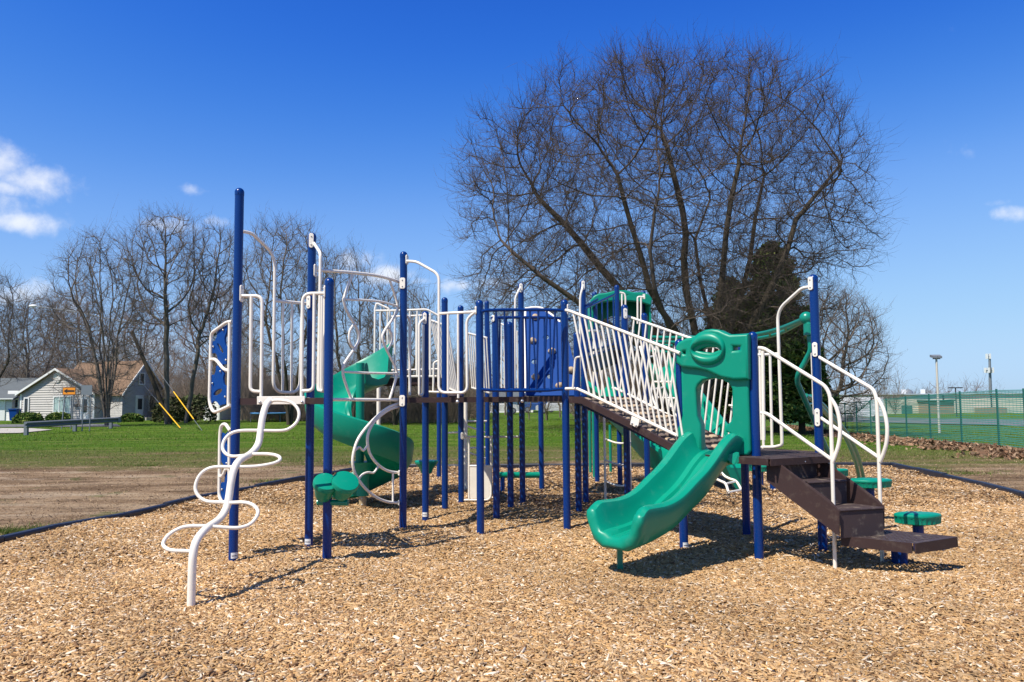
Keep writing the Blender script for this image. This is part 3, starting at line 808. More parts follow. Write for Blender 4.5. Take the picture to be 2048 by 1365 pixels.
# lower arc climber hung on D
ar1 = tubes('arc_climber', play, [cat(on('b2', 'd2', 4, [(690, 100), (600, 132), (518, 192), (430, 282), (362, 380), (328, 490), (326, 580), (356, 662), (420, 748), (500, 814), (590, 850), (690, 857)]), 6),
                                  cat(on('b2', 'd2', 4, [(690, 124), (600, 152), (512, 216), (460, 285), (436, 362), (446, 460), (482, 530), (540, 588), (605, 620), (690, 630)]), 6)], .0165, n=12)
for pth in ([(335, 468), (372, 435), (404, 460), (432, 430)], [(366, 682), (398, 642), (440, 626), (482, 628), (516, 585)], [(629, 625), (629, 852)]):
    tubes('rung', ar1, [cat(on('b2', 'd2', 4, pth), 5)], .0125, n=10)
for y_ in (630, 856): clamp(ar1, P['D'], onpl(P['D'], P['H'], *zz(4, [(680, y_)])[0]).z, (-1, -.3), .06, .05)

# ------------------------------------------------ D-H guard with tall handle
g4 = tubes('guard_panel', play, [fil(on('D', 'H', 3, [(735, 162), (805, 165), (978, 262), (976, 1158), (1192, 1160), (1188, 600), (1255, 545)], .03), .085, 8), on('D', 'H', 3, [(985, 560), (1262, 546)], .03)], .0165, n=12)
bars(g4, [on('D', 'H', 3, [(1046, 556), (1046, 1158)], .03), on('D', 'H', 3, [(1122, 553), (1124, 1200)], .03)], .0135)
clamp(g4, P['D'], onpl(P['D'], P['H'], 814, 520).z, (1, -.4), .11, .05)
clamp(g4, P['H'], onpl(P['D'], P['H'], 950, 622).z, (-1, -.3), .09, .05)
# side guard by post E: bars seen end on
g5 = tubes('guard_panel', play, [fil([at(849, 638, P['E'].y - .06), at(838.5, 646, P['E'].y - .1), at(838.5, 792, P['E'].y - .1), at(846, 790, P['E'].y - .04), at(847, 650, P['E'].y - .04)], .05, 6),
                                 fil([at(814, 632, P['D'].y + .1), at(820, 640, P['D'].y + .14), at(819.5, 791, P['D'].y + .14)], .05, 6)], .0165, n=10)
clamp(g5, P['E'], at(849, 638, P['E'].y).z, (-.1, -1), .14)
# ------------------------------------------------ blue barriers
g6 = tubes('barrier', play, [cat(on('H', 'J', 'g', [(40, 268), (130, 246), (330, 234), (900, 228), (1400, 228), (1700, 233), (1880, 244)], .12), 5), cat(on('H', 'J', 'h', [(30, 905), (110, 908), (300, 922), (900, 926), (1500, 922), (1700, 905), (1880, 892)], .06), 5)], .0185, BLUE, 12)
tp = [(185, 262), (365, 252), (555, 246), (752, 244), (945, 242), (1140, 242), (1330, 242), (1525, 244), (1710, 248)]
bt = [250, 425, 600, 765, 940, 1110, 1285, 1450, 1625]
bars(g6, [[onpl(P['H'], P['J'], *zz('g', [a])[0], .12), onpl(P['H'], P['J'], *zz('h', [(b_, 915)])[0], .06)] for a, b_ in zip(tp, bt)], .0125, BLUE, 10)
g7 = tubes('barrier', play, [cat(on('H2', 'J2', 'g', [(270, 430), (330, 412), (900, 402), (1500, 404), (1900, 425), (2040, 440)]), 5), cat(on('H2', 'J2', 'h', [(270, 900), (900, 905), (1900, 900)]), 5)], .0185, BLUE, 12)
bars(g7, [[onpl(P['H2'], P['J2'], *zz('g', [(a, 410)])[0]), onpl(P['H2'], P['J2'], *zz('h', [(b_, 895)])[0])] for a, b_ in zip((330, 455, 600, 890, 1035, 1200, 1465, 1595, 1745), (300, 430, 610, 910, 1080, 1280, 1470, 1610, 1780))], .0125, BLUE, 10)
clamp(g7, P['H2'], at(983, 638, P['H2'].y).z, (-.6, -.8), .08)
for q_ in (onpl(P['H'], P['J'], 1044.2, 802.6, .03), onpl(P['D'], P['H'], 915, 804, .03)): obj('bolt', MB().lathe([(.02, 0), (.02, .008), (.012, .016), (.001, .018)], q_, (0, -1, 0), 12), STEEL, play)
# white handles at the rear gate posts K and O
for k, pth, q_ in (('K', [(516, 150), (497, 185), (472, 240), (468, 1010)], (1041, 577)), ('O', [(1048, 135), (1042, 165), (1026, 230), (1022, 1000)], (1165, 572))):
    pts = [at(x, y, P[k].y - .07 - .1 * min(1, i)) for i, (x, y) in enumerate(zz(5, pth))]
    h_ = tubes('hand_loop', play, [fil(pts, .07, 6)], .0165, n=10)
    clamp(h_, P[k], at(*q_, P[k].y).z, (0, -1), .13)
o2 = [at(1177.6, 662, 11.9), at(1196, 662, 12.4), at(1204.5, 676, 12.7), at(1204, 792, 12.7)]
tubes('hand_loop', play, [fil(o2, .1, 6), [at(1188, 663, 12.2), at(1187, 790, 12.2)]], .0165, n=10)

# ------------------------------------------------ short white ramp up to the spiral slide deck
def skew_rail(name, T1, T2, B1, B2, n, r=.011, mat=WHITE):
    o = tubes(name, play, [[T1, T2], [B1, B2]], .0165, mat, 10)
    bars(o, [[T1.lerp(T2, i / (n - 1)), B1.lerp(B2, i / (n - 1))] for i in range(n)], r, mat, 8)
    return o
skew_rail('ramp_railing', at(862, 641, 12.8), at(896, 653, 11.3), at(887, 772, 12.9), at(916, 786, 11.4), 10)
skew_rail('ramp_railing', at(937, 667, 13.6), at(973, 676, 11.9), at(944, 776, 13.7), at(979, 786, 12.0), 9)
skew_rail('ramp_railing', at(1003, 648, 14.2), at(1034, 664, 12.6), at(1003, 779, 14.2), at(1036, 783, 12.6), 6)
tubes('hand_loop', play, [fil([at(876, 722, 12.2), at(867.5, 726, 12.2), at(866.5, 787, 12.2)], .05, 5), [at(858, 784, 12.2), at(890, 785, 12.0)]], .0165, n=10)
mb = MB(); mb.loft([[at(858, 757, 12.6), at(862, 769, 12.6), at(862, 769, 13.6), at(858, 757, 13.6)], [at(898, 792, 11.3), at(898, 800, 11.3), at(925, 800, 11.6), at(925, 792, 11.6)]])
obj('ramp_plate', mb, BROWN, play, smooth=False)

# ------------------------------------------------ spiral slide and its deck
SY = 12.3
sdz = at(800, 757, SY).z
sd_pts = [at(749, 760, SY), at(880, 760, SY), at(890, 760, SY + 1.2), at(762, 760, SY + 1.2)]
deck('deck', [V2(p) for p in sd_pts], sdz, th=.1)
g8 = tubes('guard_panel', play, [fil([at(*q_, SY - .03) for q_ in zz('j', [(98, 780)])] + [at(*q_, SY - .03) for q_ in zz('i', [(115, 200), (150, 85), (195, 98), (430, 200), (455, 300)])] + [at(*zz('j', [(445, 560)])[0], SY + .3)], .08, 6),
                                 cat([at(*q_, SY - .03) for q_ in zz('i', [(120, 250), (600, 245), (1050, 228), (1280, 226), (1400, 275), (1540, 350), (1600, 372)])], 5),
                                 [at(*q_, SY - .03) for q_ in zz('j', [(90, 612), (1600, 605)])]], .0165, n=10)
bars(g8, [[at(*zz('i', [(x, 248)])[0], SY - .03), at(*zz('j', [(x - 6, 610)])[0], SY - .03)] for x in (235, 400, 565, 730, 905, 1075, 1375)], .0135)
g9 = tubes('guard_panel', play, [[at(*q_, SY + 1.2) for q_ in zz('i', [(440, 385), (1360, 350)])], [at(*q_, SY + 1.2) for q_ in zz('j', [(440, 470), (1540, 440)])]], .0165, n=10)
bars(g9, [[at(*zz('i', [(x, 368)])[0], SY + 1.2), at(*zz('j', [(x, 465)])[0], SY + 1.2)] for x in (455, 575, 1050, 1130, 1345)], .0135)
mb = MB(); mb.prism([at(753.2, 762, SY - .02), at(773, 762, SY - .02), at(773, 768, SY - .02), at(753.2, 768, SY - .02)], (0, -.02, 0))
ob_ = obj('orange_bracket', mb, ORANGEB, play)
bolts(ob_, [at(x, 765, SY - .045) for x in (758, 768.5)], .016, 8)
b_ = gp(756.4, 978); tubes('white_support_pole', play, [[b_, Vector((b_.x, b_.y, at(756, 774, b_.y).z))]], .035, n=12)
# chute
cx, cy = -2.2, 11.5
rc, hw = .43, .26
spn = 46
rings = []
def chute_ring(c, lat, hI, hO, fl=0.0):
    """cross-section: lat points to the outer side"""
    up = Vector((0, 0, 1))
    pr = [(-.30, -.05), (-.32, hI - .05), (-.31, hI), (-.27, hI + .015), (-.245, hI - .02), (-.22, .10), (-.15, .02), (0, -.005), (.15, .03), (.23, .12), (.27, hO - .03), (.30, hO + .02), (.345, hO), (.35, hO - .06), (.32, .06), (.22, -.07), (.0, -.10), (-.2, -.09)]
    return [c + lat * a + up * h for a, h in pr]
sp_path = []
for i in range(spn + 1):
    th_ = R(62 + 395 * i / spn); t_ = i / spn
    sp_path.append((Vector((cx + rc * math.cos(th_), cy + rc * math.sin(th_), sdz - .02 - (sdz - .25) * t_)), Vector((math.cos(th_), math.sin(th_), 0)), t_))
for c_, lat, t_ in sp_path:
    ho = .32 + .22 * max(0, 1 - t_ * 5); rings.append(chute_ring(c_, lat, .12 + .1 * max(0, 1 - t_ * 6), ho))
c_, lat, _ = sp_path[-1]
tdir = Vector((-lat.y, lat.x, 0))
for k in range(1, 7):
    f = k / 6
    rings.append(chute_ring(c_ + tdir * .42 * f + Vector((0, 0, -.05 * f * (1.4 - f))), lat, .12 * (1 - .6 * f), .30 - .2 * f))
slide1 = obj('spiral_slide', MB().loft(rings), GREEN, play)
pb = gp(725.5, 1018.8)
obj('centre_column', MB().tube([(cx + .01, cy - .02, .36), (cx + .01, cy - .02, 2.08)], .062, 16), GREEN, slide1)
obj('column_collar', MB().lathe([(.085, 0), (.085, .22), (.1, .3), (.15, .42), (.2, .48)], (pb.x, pb.y, .19), n=18), GREEN, slide1)
obj('support_pole', MB().tube([(pb.x, pb.y, -.05), (pb.x, pb.y, .24)], .055, 14), TANPOLE, slide1)
bolts(slide1, [(pb.x, pb.y - .055, h) for h in (.07, .16)], .013, 8)

# ------------------------------------------------ drums on post C
dr = obj('bongo_drums', MB().tube([(P['C'].x - .1, P['C'].y + .02, .58), (P['C'].x + .2, P['C'].y - .02, .58)], .03, 10), GREENM, play)
for (tx, ty), (bx, by), rr in (((136, 690), (98, 815), .115), ((286, 685), (232, 800), .125)):
    yy = P['C'].y - .06
    a_ = at(*zz(4, [(tx, ty)])[0], yy - .03); b2 = at(*zz(4, [(bx, by)])[0], yy + .02)
    ax = (a_ - b2); L_ = ax.length; ax = (ax.normalized() + Vector((0, -.38, .05))).normalized()
    obj('drum', MB().lathe([(rr * .58, 0), (rr * .66, .02), (rr * .8, L_ * .5), (rr * .93, L_ - .03), (rr * .95, L_ - .025), (rr * 1.02, L_ - .02), (rr * 1.03, L_ + .012), (rr * .97, L_ + .028), (rr * .7, L_ + .034), (.01, L_ + .036)], b2, ax, 24), GREEN, dr)

# ------------------------------------------------ white shop panel, ladder rungs and green beam under the deck
GK = ('G', 'K')
pn = tubes('activity_panel', play, [on('G', 'K', 'o', [(285, 460), (985, 460)]), fil(on('G', 'K', 'o', [(360, 470), (360, 1240)]), .05), fil(on('G', 'K', 'o', [(635, 470), (634, 1243), (295, 1244)]), .09, 6), on('G', 'K', 'o', [(368, 822), (622, 822)])], .0165, n=10)
Mx = plane_frame(P['G'], P['K']); inv = Mx.inverted()
lo = [inv @ q_ for q_ in on('G', 'K', 'o', [(376, 830), (620, 830), (620, 1222), (376, 1222)])]
plate('panel_sheet', [[(q_.x, q_.y) for q_ in lo]], WHITE, pn, .02, .004, Mx)
clamp(pn, P['G'], at(927, 872, P['G'].y).z, (.5, -.85), .1)
lb = gp(931.5, 985)
ld = tubes('pole_ladder', play, [[(lb.x, lb.y, -.02), (lb.x, lb.y, DZ)]], .034, n=12)
for (x1, y1), (x2, y2) in (((318, 265), (575, 265)), ((318, 322), (560, 402)), ((318, 600), (560, 592)), ((318, 645), (560, 725)), ((95, 412), (315, 402))):
    tubes('rung', ld, [[at(*zz('o', [(x1, y1)])[0], lb.y), at(*zz('o', [(x2, y2)])[0], lb.y + .25)]], .016, n=8)
gb = obj('balance_beam', MB().tube([at(991, 950.5, 13.2), at(1078, 950.5, 13.35)], .05, 14), GREEN, play)
obj('support_post', MB().tube([at(1005, 953, 13.22), at(1005, 990, 13.22)], .04, 10), BLUE, gb)

# ------------------------------------------------ blue climbing wall
BLp, BRp = at(1050, 792, 11.95), at(1168, 792, 11.85)
TLp, TRp = at(1051, 626, 12.9), at(1119, 646, 12.8)
Uw = (BRp - BLp); wl = Uw.length; Uw.normalize(); Vw = (TLp - BLp); Vw = (Vw - Uw * Vw.dot(Uw)); vl = Vw.length; Vw.normalize(); Nw = Uw.cross(Vw)
if Nw.y > 0: Nw = -Nw
Mw = Matrix.Identity(4)
for i in range(3): Mw[i][0], Mw[i][1], Mw[i][2], Mw[i][3] = Uw[i], Vw[i], Nw[i], BLp[i]
def onw(px, py):
    d = pxdir(px, py); t_ = (BLp - EYE).dot(Nw) / d.dot(Nw); q_ = Mw.inverted() @ (EYE + d * t_); return (q_.x, q_.y)
outl = [onw(*q_) for q_ in [(1050, 792), (1166, 792), (1150, 735), (1136, 680), (1124, 650), (1112, 638), (1094, 627), (1081, 621), (1066, 620), (1051, 624)]]
wall = plate('climbing_wall', [outl, ell(*onw(1092, 676), .05, .055), ell(*onw(1069, 724.5), .05, .055), ell(*onw(1099, 754), .04, .05)], BLUEP, play, .03, .004, Mw)
tubes('wall_trim', wall, [cat([Mw @ Vector((*onw(*q_), .0)) for q_ in [(1050.5, 793), (1050.5, 700), (1051, 625), (1056, 617.5), (1070, 615.5), (1083, 617), (1094, 624), (1108, 634), (1120, 645)]], 5)], .022, n=10)
for i, q_ in enumerate([(1071, 638), (1065.5, 685), (1104, 706), (1071.6, 757), (1142, 744), (1119, 775), (1098, 660)][:6]):
    c_ = Mw @ Vector((*onw(*q_), .04)); mb = MB(); mb.sphere((0, 0, 0), .062, 12, (1, .8, .85))
    rr = random.Random(i)
    for j, v in enumerate(mb.v): mb.v[j] = tuple(c_ + Vector(v) * rr.uniform(.86, 1.1))
    obj('climbing_hold', mb, TAN, wall)
mb = MB(); mb.beam(at(1050, 779, 12.0), at(1082, 782, 11.95), .05, .02); obj('kick_bar', mb, WHITE, wall, smooth=False)

# ------------------------------------------------ stairs with blue rails up to the hooded slide deck
hz = at(1236, 700, 13.85).z
bs = tubes('stair_rail', play, [[at(1172, 612, 11.6), at(1194, 600, 13.0), at(1195, 598, 14.4)], [at(1170, 617.5, 11.4), at(1230, 589, 13.75)], [at(1177, 703, 11.6), at(1228, 689, 13.75)], [at(1179, 714, 11.6), at(1230, 697, 13.75)]], .019, BLUE, 10)
bars(bs, [[at(*a, Y_), at(*c_, Y_)] for a, c_, Y_ in (((1173.5, 616), (1175, 712), 11.6), ((1181, 612), (1183, 708), 11.95), ((1193, 606), (1195, 702), 12.4), ((1204, 602), (1205, 700), 12.8), ((1215, 597), (1216, 696), 13.2), ((1226.5, 590), (1228, 692), 13.65))], .0125, BLUE)
mb = MB(); mb.loft([[at(1177, 716, 11.7), at(1186, 744, 11.7), at(1196, 744, 12.3), at(1190, 716, 12.3)], [at(1228, 700, 13.7), at(1228, 726, 13.7), at(1238, 726, 14.4), at(1238, 700, 14.4)]])
obj('stair_stringer', mb, BROWN, play, smooth=False)
deck('deck', [(at(1196, 700, 14.4).x, 14.4), (at(1238, 700, 13.85).x, 13.85), (at(1294, 700, 14.3).x, 14.3), (at(1294, 700, 15.2).x, 15.2), (at(1220, 700, 15.2).x, 15.2)], hz)
HY = 14.6
Pa, Pb = Vector((at(1180, 600, HY).x, HY, 0)), Vector((at(1310, 600, HY).x, HY, 0)); P['ha'], P['hb'] = Pa, Pb
Mx = plane_frame(Pa, Pb); inv = Mx.inverted()
loc = lambda k, pts: [(v.x, v.y) for v in [inv @ onpl(Pa, Pb, x, y) for x, y in zz(k, pts)]]
outer = [(262, 1300), (264, 900), (268, 480), (330, 395), (430, 350), (600, 333), (780, 285), (900, 272), (1040, 274), (1180, 318), (1420, 322), (1540, 368), (1605, 440), (1632, 900), (1640, 1300)]
under = [(1590, 560), (1400, 492), (1100, 462), (700, 465), (430, 505), (290, 600)]
inner = [(1440, 1300), (1400, 900), (1330, 790), (1200, 725), (1000, 695), (820, 708), (680, 770), (560, 860), (480, 1000), (440, 1300)]
hood = plate('slide_hood', [loc('a', outer[2:-2] + under), loc('a', [(1010, 365), (1060, 330), (1130, 345), (1120, 370), (1060, 392)])], GREEN, play, .09, .025, Mx)
HD = .85
Mb = Mx @ Matrix.Translation((0, 0, -HD))
plate('back_panel', [loc('a', outer + inner)], GREEN, hood, .06, .015, Mb)
ou = loc('a', outer); cxm = sum(x for x, _ in ou) / len(ou); czm = sum(y for _, y in ou) / len(ou)
inn = [(x + (cxm - x) * .06, y - (.03 if y > 2.4 else 0)) for x, y in ou]
n = len(ou); mb = MB()
rA, rB = [Mx @ Vector((x, y, -.03)) for x, y in ou], [Mx @ Vector((x, y, -HD)) for x, y in ou]
rC, rD = [Mx @ Vector((x, y, -HD)) for x, y in inn], [Mx @ Vector((x, y, -.03)) for x, y in inn]
for q1, q2 in ((rA, rB), (rB, rC), (rC, rD), (rD, rA)): mb.add(q1 + q2, [[i, i + 1, n + i + 1, n + i] for i in range(n - 1)])
obj('hood_shell', mb, GREEN, hood)
tubes('hand_loop', hood, [fil([at(*q_, HY - .15) for q_ in zz('a', [(905, 290), (1005, 305), (1035, 380), (1035, 900)])], .1, 6), [at(*q_, HY - .15) for q_ in zz('a', [(955, 320), (955, 900)])]], .017, n=10)
h2 = tubes('hand_loop', hood, [fil([at(*q_, HY - .2) for q_ in zz('a', [(1450, 400), (1390, 385), (1310, 390), (1310, 1000)])], .08, 6), [at(*q_, HY - .2) for q_ in zz('a', [(1390, 390), (1388, 1000)])]], .017, n=10)
mb = MB(); mb.prism([at(*q_, HY - .16) for q_ in zz('a', [(1425, 325), (1478, 325), (1478, 440), (1425, 440)])], (0, -.012, 0)); obj('bracket', mb, WHITE, h2, smooth=False)

# ------------------------------------------------ two chutes behind the ramp
def straight_chute(name, pa, pb, wd, wall, wave=.06, n=16, side=None, lipz=0.0):
    pa, pb = Vector(pa), Vector(pb); d = (pb - pa); hd = Vector((d.x, d.y, 0)).normalized(); lat = Vector((hd.y, -hd.x, 0)); up = Vector((0, 0, 1)); rg = []
    for i in range(n + 1):
        t_ = i / n; c_ = pa + d * t_ + up * (wave * math.sin(t_ * math.pi * 2) + lipz * max(0, t_ - .8) * 5 * .1)
        h = wall; a = wd / 2
        pr = [(-a * .3, -.32), (-a - .05, h - .04), (-a - .04, h), (-a, h + .02), (-a + .03, h - .03), (-a + .05, .05), (-a + .12, 0), (0, -.01), (a - .12, 0), (a - .05, .05), (a - .03, h - .03), (a, h + .02), (a + .04, h), (a + .05, h - .04), (a * .3, -.32), (0, -.35)]
        rg.append([c_ + lat * x + up * z_ for x, z_ in pr])
    return obj(name, MB().loft(rg), GREEN, play)
s1 = straight_chute('rear_slide', at(1190, 780, 14.6), at(1350, 925, 12.9), .62, .22)
for bx, by, ty in ((1181, 949, 822), (1188.6, 957, 822), (1221.6, 949, 850)):
    g_ = gp(bx, by); obj('support_pole', MB().tube([(g_.x, g_.y, -.02), (g_.x, g_.y, at(bx, ty, g_.y).z)], .03, 10), GREENM, s1)
s2 = straight_chute('rear_slide', at(1312, 735, 14.7), at(1478, 935, 12.6), .55, .22, .03)
for a_, b_ in ((at(1393, 791, 13.4), at(1400, 784, 13.7)), (at(1424, 863, 13.1), at(1450, 841, 13.5))): obj('joint_flange', MB().beam(a_, b_, .035, .035), GREEN, s2)
# white arched ladder behind the lower deck
l1 = [(1483, 980, 11.6), (1472, 963, 11.8), (1457, 957, 11.9), (1443, 946, 12.0), (1405, 900, 12.3), (1352, 832, 12.7), (1328, 775, 12.9), (1312, 712, 13.0), (1304, 690, 13.2)]
l2 = [(1457, 985, 11.2), (1451, 968, 11.4), (1440, 962, 11.5), (1425, 952, 11.6), (1380, 905, 11.9), (1325, 838, 12.3), (1300, 780, 12.5), (1286, 716, 12.6), (1280, 694, 12.8)]
al = tubes('arch_ladder', play, [cat([at(*q_) for q_ in l1], 5), cat([at(*q_) for q_ in l2], 5)], .019, n=10)
for t_ in (0, 1, 3, 4, 5, 6, 7):
    tubes('rung', al, [[at(*l1[t_]), at(*l2[t_])]], .015, n=8)
for px, y0, y1 in ((1306, 764, 764), (1310, 795, 797)):
    tubes('rung', al, [[at(px, y0, 12.8), at(px + 40, y1, 12.6)]], .016, n=8)
# white ladder under the ramp head
wl_ = gp(1211, 1006); wr_ = Vector((at(1261.5, 1000, wl_.y - .2).x, wl_.y - .2, 0))
wlad = tubes('rung_ladder', play, [[Vector((wl_.x, wl_.y, -.03)), Vector((wl_.x, wl_.y, 1.52))], [Vector((wr_.x, wr_.y, -.03)), Vector((wr_.x, wr_.y, 1.52))]], .0185, WHITE, 10)
for y_ in (836, 879, 921, 963):
    a_ = at(1212, y_, wl_.y); b2 = at(1261, y_ + 4, wr_.y); m_ = (a_ + b2) / 2 + Vector((0, -.16, -.035))
    tubes('rung', wlad, [cat([a_, a_.lerp(m_, .6) + Vector((0, -.03, -.01)), m_, b2.lerp(m_, .6) + Vector((0, -.03, -.01)), b2], 5)], .014, n=8)

# ------------------------------------------------ the big ramp
ra, rb = Vector((P['J'].x + .02, P['J'].y, DZ - .03)), Vector((P['L'].x - .02, P['L'].y, LZ - .03))
rc_, rd_ = Vector((P['V'].x, P['V'].y, DZ - .03)), Vector((P['Q'].x, P['Q'].y, LZ - .03))
rs = at(1163, 800, ra.y - .13)
ramp = obj('ramp', MB().prism([ra + Vector((0, 0, .0)), rb, rd_, rc_], (0, 0, .012)), CHAIN, play, smooth=False)
bm_ = [onpl(P['J'], P['L'], x, y, .045) for x, y in [(1140, 800), (1163, 800.5), (1262, 850), (1346, 896), (1400, 921)]]
mb = MB()
for a_, c_ in zip(bm_, bm_[1:]): mb.beam(a_, c_, .035, .075)
obj('edge_beam', mb, BROWN, ramp, smooth=False)
mb = MB(); mb.beam(rc_, rd_, .035, .07); obj('edge_beam', mb, BROWN, ramp, smooth=False)
nrow = 13
for i in range(nrow):
    t_ = (i + .7) / (nrow + .4)
    p_, q_ = ra.lerp(rb, t_), rc_.lerp(rd_, t_)
    ddir = (rb - ra).normalized(); ldir = (q_ - p_).normalized(); nrm = ldir.cross(ddir).normalized()
    if nrm.z < 0: nrm = -nrm
    for j in range(7):
            mb = MB(); matx = TAN if (j * 2 + i) % 5 in (0, 2) else TREAD
            c_ = p_.lerp(q_, (j + .6) / 7.2) + nrm * .022
            rm = Matrix((ddir * random.uniform(.8, 1.0) + ldir * random.uniform(-.15, .15), ldir, nrm)).transposed()
            o0 = len(mb.v); mb.sphere((0, 0, 0), 1, 10)
            for k in range(o0, len(mb.v)):
                v = mb.v[k]; v = [math.copysign(abs(a) ** .55, a) for a in v]
                mb.v[k] = tuple(c_ + rm @ Vector((v[0] * .044, v[1] * .068, v[2] * .02)))
            obj('tread_block', mb, matx, ramp)
rr1 = tubes('ramp_railing', play, [fil(on('J', 'L', 7, [(-30, 290), (0, 297), (755, 586), (790, 600)], .11), .05), cat(on('J', 'L', 7, [(-30, 855), (40, 855), (90, 872), (400, 1016), (770, 1192)], .05), 6)], .0175, n=12)
T0, T1_, B0, B1_ = (1143, 624), (1351, 703), (1155, 779), (1382, 885)
bl = []
x = 1146.0
while x < 1346:
    yt = 622 + (x - 1140) * (703 - 622) / (1350 - 1140); xb = x + 33 - (x - 1146) * .02
    yb = 778 + max(0, xb - 1160) * (872 - 781) / (1354 - 1163)
    bl.append([onpl(P['J'], P['L'], x, yt, .11), onpl(P['J'], P['L'], xb, yb + 2, .05)]); x += 11.25
bars(rr1, bl, .0115, WHITE, 8)
clamp(rr1, P['J'], at(1136, 620, P['J'].y).z, (.9, -.4), .12, .05)
tubes('hand_loop', rr1, [fil(on('J', 'L', 7, [(75, 625), (38, 630), (20, 850)], .1), .05, 6)], .0115, n=8)
pb_ = zz('c', [(1185, 610), (1350, 680), (1335, 800), (1290, 855), (1150, 785)])
Mx = plane_frame(P['J'], P['L'], .085); inv = Mx.inverted()
bpl = plate('mounting_plate', [[((inv @ onpl(P['J'], P['L'], *q_, .085)).x, (inv @ onpl(P['J'], P['L'], *q_, .085)).y) for q_ in pb_]], WHITE, rr1, .012, .003, Mx)
bolts(bpl, [onpl(P['J'], P['L'], *q_, .095) for q_ in zz('c', [(1185, 765), (1272, 812)])], .014)
rr2 = tubes('ramp_railing', play, [[onpl(P['V'], P['Q'], 1246, 630, -.1), onpl(P['V'], P['Q'], 1485, 713, -.1)], cat([onpl(P['V'], P['Q'], *q_) for q_ in [(1225, 776), (1234, 779), (1260, 791), (1350, 837), (1465, 889)]], 5)], .0175, n=12)
bl = []
n = 19
for i in range(n):
    t_ = i / (n - 1); bl.append([onpl(P['V'], P['Q'], 1256 + 220 * t_, 633.5 + 77 * t_, -.1), onpl(P['V'], P['Q'], 1240 + 216 * t_, 782 + 103 * t_)])
bars(rr2, bl, .0115, WHITE, 8)
clamp(rr2, P['V'], at(1250, 628, P['V'].y).z, (.1, -1), .13)
tubes('hand_loop', rr2, [fil([onpl(P['V'], P['Q'], *q_) for q_ in [(1458, 811), (1471, 813), (1471.5, 890)]], .1, 6)], .0115, n=8)

# ------------------------------------------------ lower deck: slide, slide hood, stairs, rails
Mx = plane_frame(P['L'], P['Mm'], .0); inv = Mx.inverted()
loc = lambda k, pts, off=0.0: [(v.x, v.y) for v in [inv @ onpl(P['L'], P['Mm'], x, y, off) for x, y in zz(k, pts)]]
legs = [(826, 660), (1283, 690), (1284, 900), (1290, 1060), (1302, 1290), (1285, 1314), (1205, 1314), (1188, 1292), (1188, 1168), (1150, 1150), (1152, 1128), (1184, 1098), (1197, 1055), (1195, 850), (1163, 802), (1110, 774), (1040, 763), (962, 781), (926, 815), (909, 850), (914, 1050), (940, 1112), (946, 1285), (926, 1285), (924, 1205), (806, 1205), (806, 1140), (828, 1095), (838, 1048)]
sp_panel = plate('slide_hood', [loc(7, legs)], GREEN, play, .13, .022, Mx, 3)
top_ = [(800, 556), (812, 538), (860, 514), (915, 505), (952, 474), (995, 454), (1040, 448), (1085, 454), (1128, 475), (1165, 490), (1281, 486), (1284, 768), (1200, 773), (1110, 756), (1005, 708), (930, 692), (830, 682), (802, 660)]
eye = sm2([(916, 588), (940, 560), (985, 541), (1035, 536), (1085, 545), (1113, 578), (1085, 602), (1040, 617), (985, 613), (940, 603)], 4)
lft = [(812, 578), (840, 568), (869, 566), (868, 628), (838, 628), (816, 618)]
rgt = [(1172, 538), (1180, 533), (1255, 535), (1262, 545), (1258, 592), (1235, 600), (1178, 606), (1172, 596)]
Mx2 = plane_frame(P['L'], P['Mm'], .035); inv2 = Mx2.inverted()
loc2 = lambda pts: [(v.x, v.y) for v in [inv2 @ onpl(P['L'], P['Mm'], x, y, .035) for x, y in zz(7, pts)]]
plate('hood_beam', [loc2(top_), loc2(eye), loc2(lft), loc2(rgt)], GREEN, sp_panel, .17, .028, Mx2, 3)
def eyering(cx_, cy_, rx, ry, pw, n=48):
    out = []
    for i in range(n):
        a = 2 * math.pi * i / n; c_, s_ = math.cos(a), math.sin(a)
        out.append((cx_ + rx * math.copysign(abs(c_) ** pw, c_), cy_ + ry * math.copysign(abs(s_) ** pw, s_)))
    return out
e_out = loc2(eyering(1014, 570, 127, 118, .95)); e_in = loc2(eyering(1014, 578, 101, 41, 1.12))
rg_ = []
for f, dz in ((0, .07), (.03, .09), (.12, .106), (.3, .120), (.52, .126), (.72, .120), (.88, .105), (.97, .085), (1.0, .05), (1.0, -.06)):
    rg_.append([Mx2 @ Vector((a[0] + (b2[0] - a[0]) * f, a[1] + (b2[1] - a[1]) * f, dz)) for a, b2 in zip(e_out, e_in)])
obj('raised_rim', MB().loft(rg_, cap=False), GREEN, sp_panel)

# wave slide
top_c = (P['L'] + P['Mm']) / 2; top_c = Vector((top_c.x - .03, top_c.y - .02, 0)); low_c = Vector((.865, 6.85, 0))
hd = (low_c - top_c); Ls = hd.length; hd.normalize(); lat = Vector((-hd.y, hd.x, 0))
if lat.y > 0: lat = -lat                                          # towards the viewer's side
prof = [(-.10, 1.0), (.0, 1.0), (.06, .985), (.16, .90), (.27, .765), (.38, .66), (.48, .60), (.58, .515), (.68, .45), (.78, .415), (.88, .395), (.95, .385), (1.0, .378), (1.03, .372)]
def zprof(t_):
    for (a, za), (b2, zb) in zip(prof, prof[1:]):
        if a <= t_ <= b2:
            f = (t_ - a) / (b2 - a); return za + (zb - za) * f
    return prof[-1][1]
rings = []
ns = 60
def wall_h(t_):
    if t_ < .05: return .19 + .04 * (t_ / .05)
    return .235 + .012 * math.sin((t_ - .05) * 9) + .03 * max(0, (t_ - .8) / .2) - .05 * max(0, (t_ - .94) / .06) ** 2
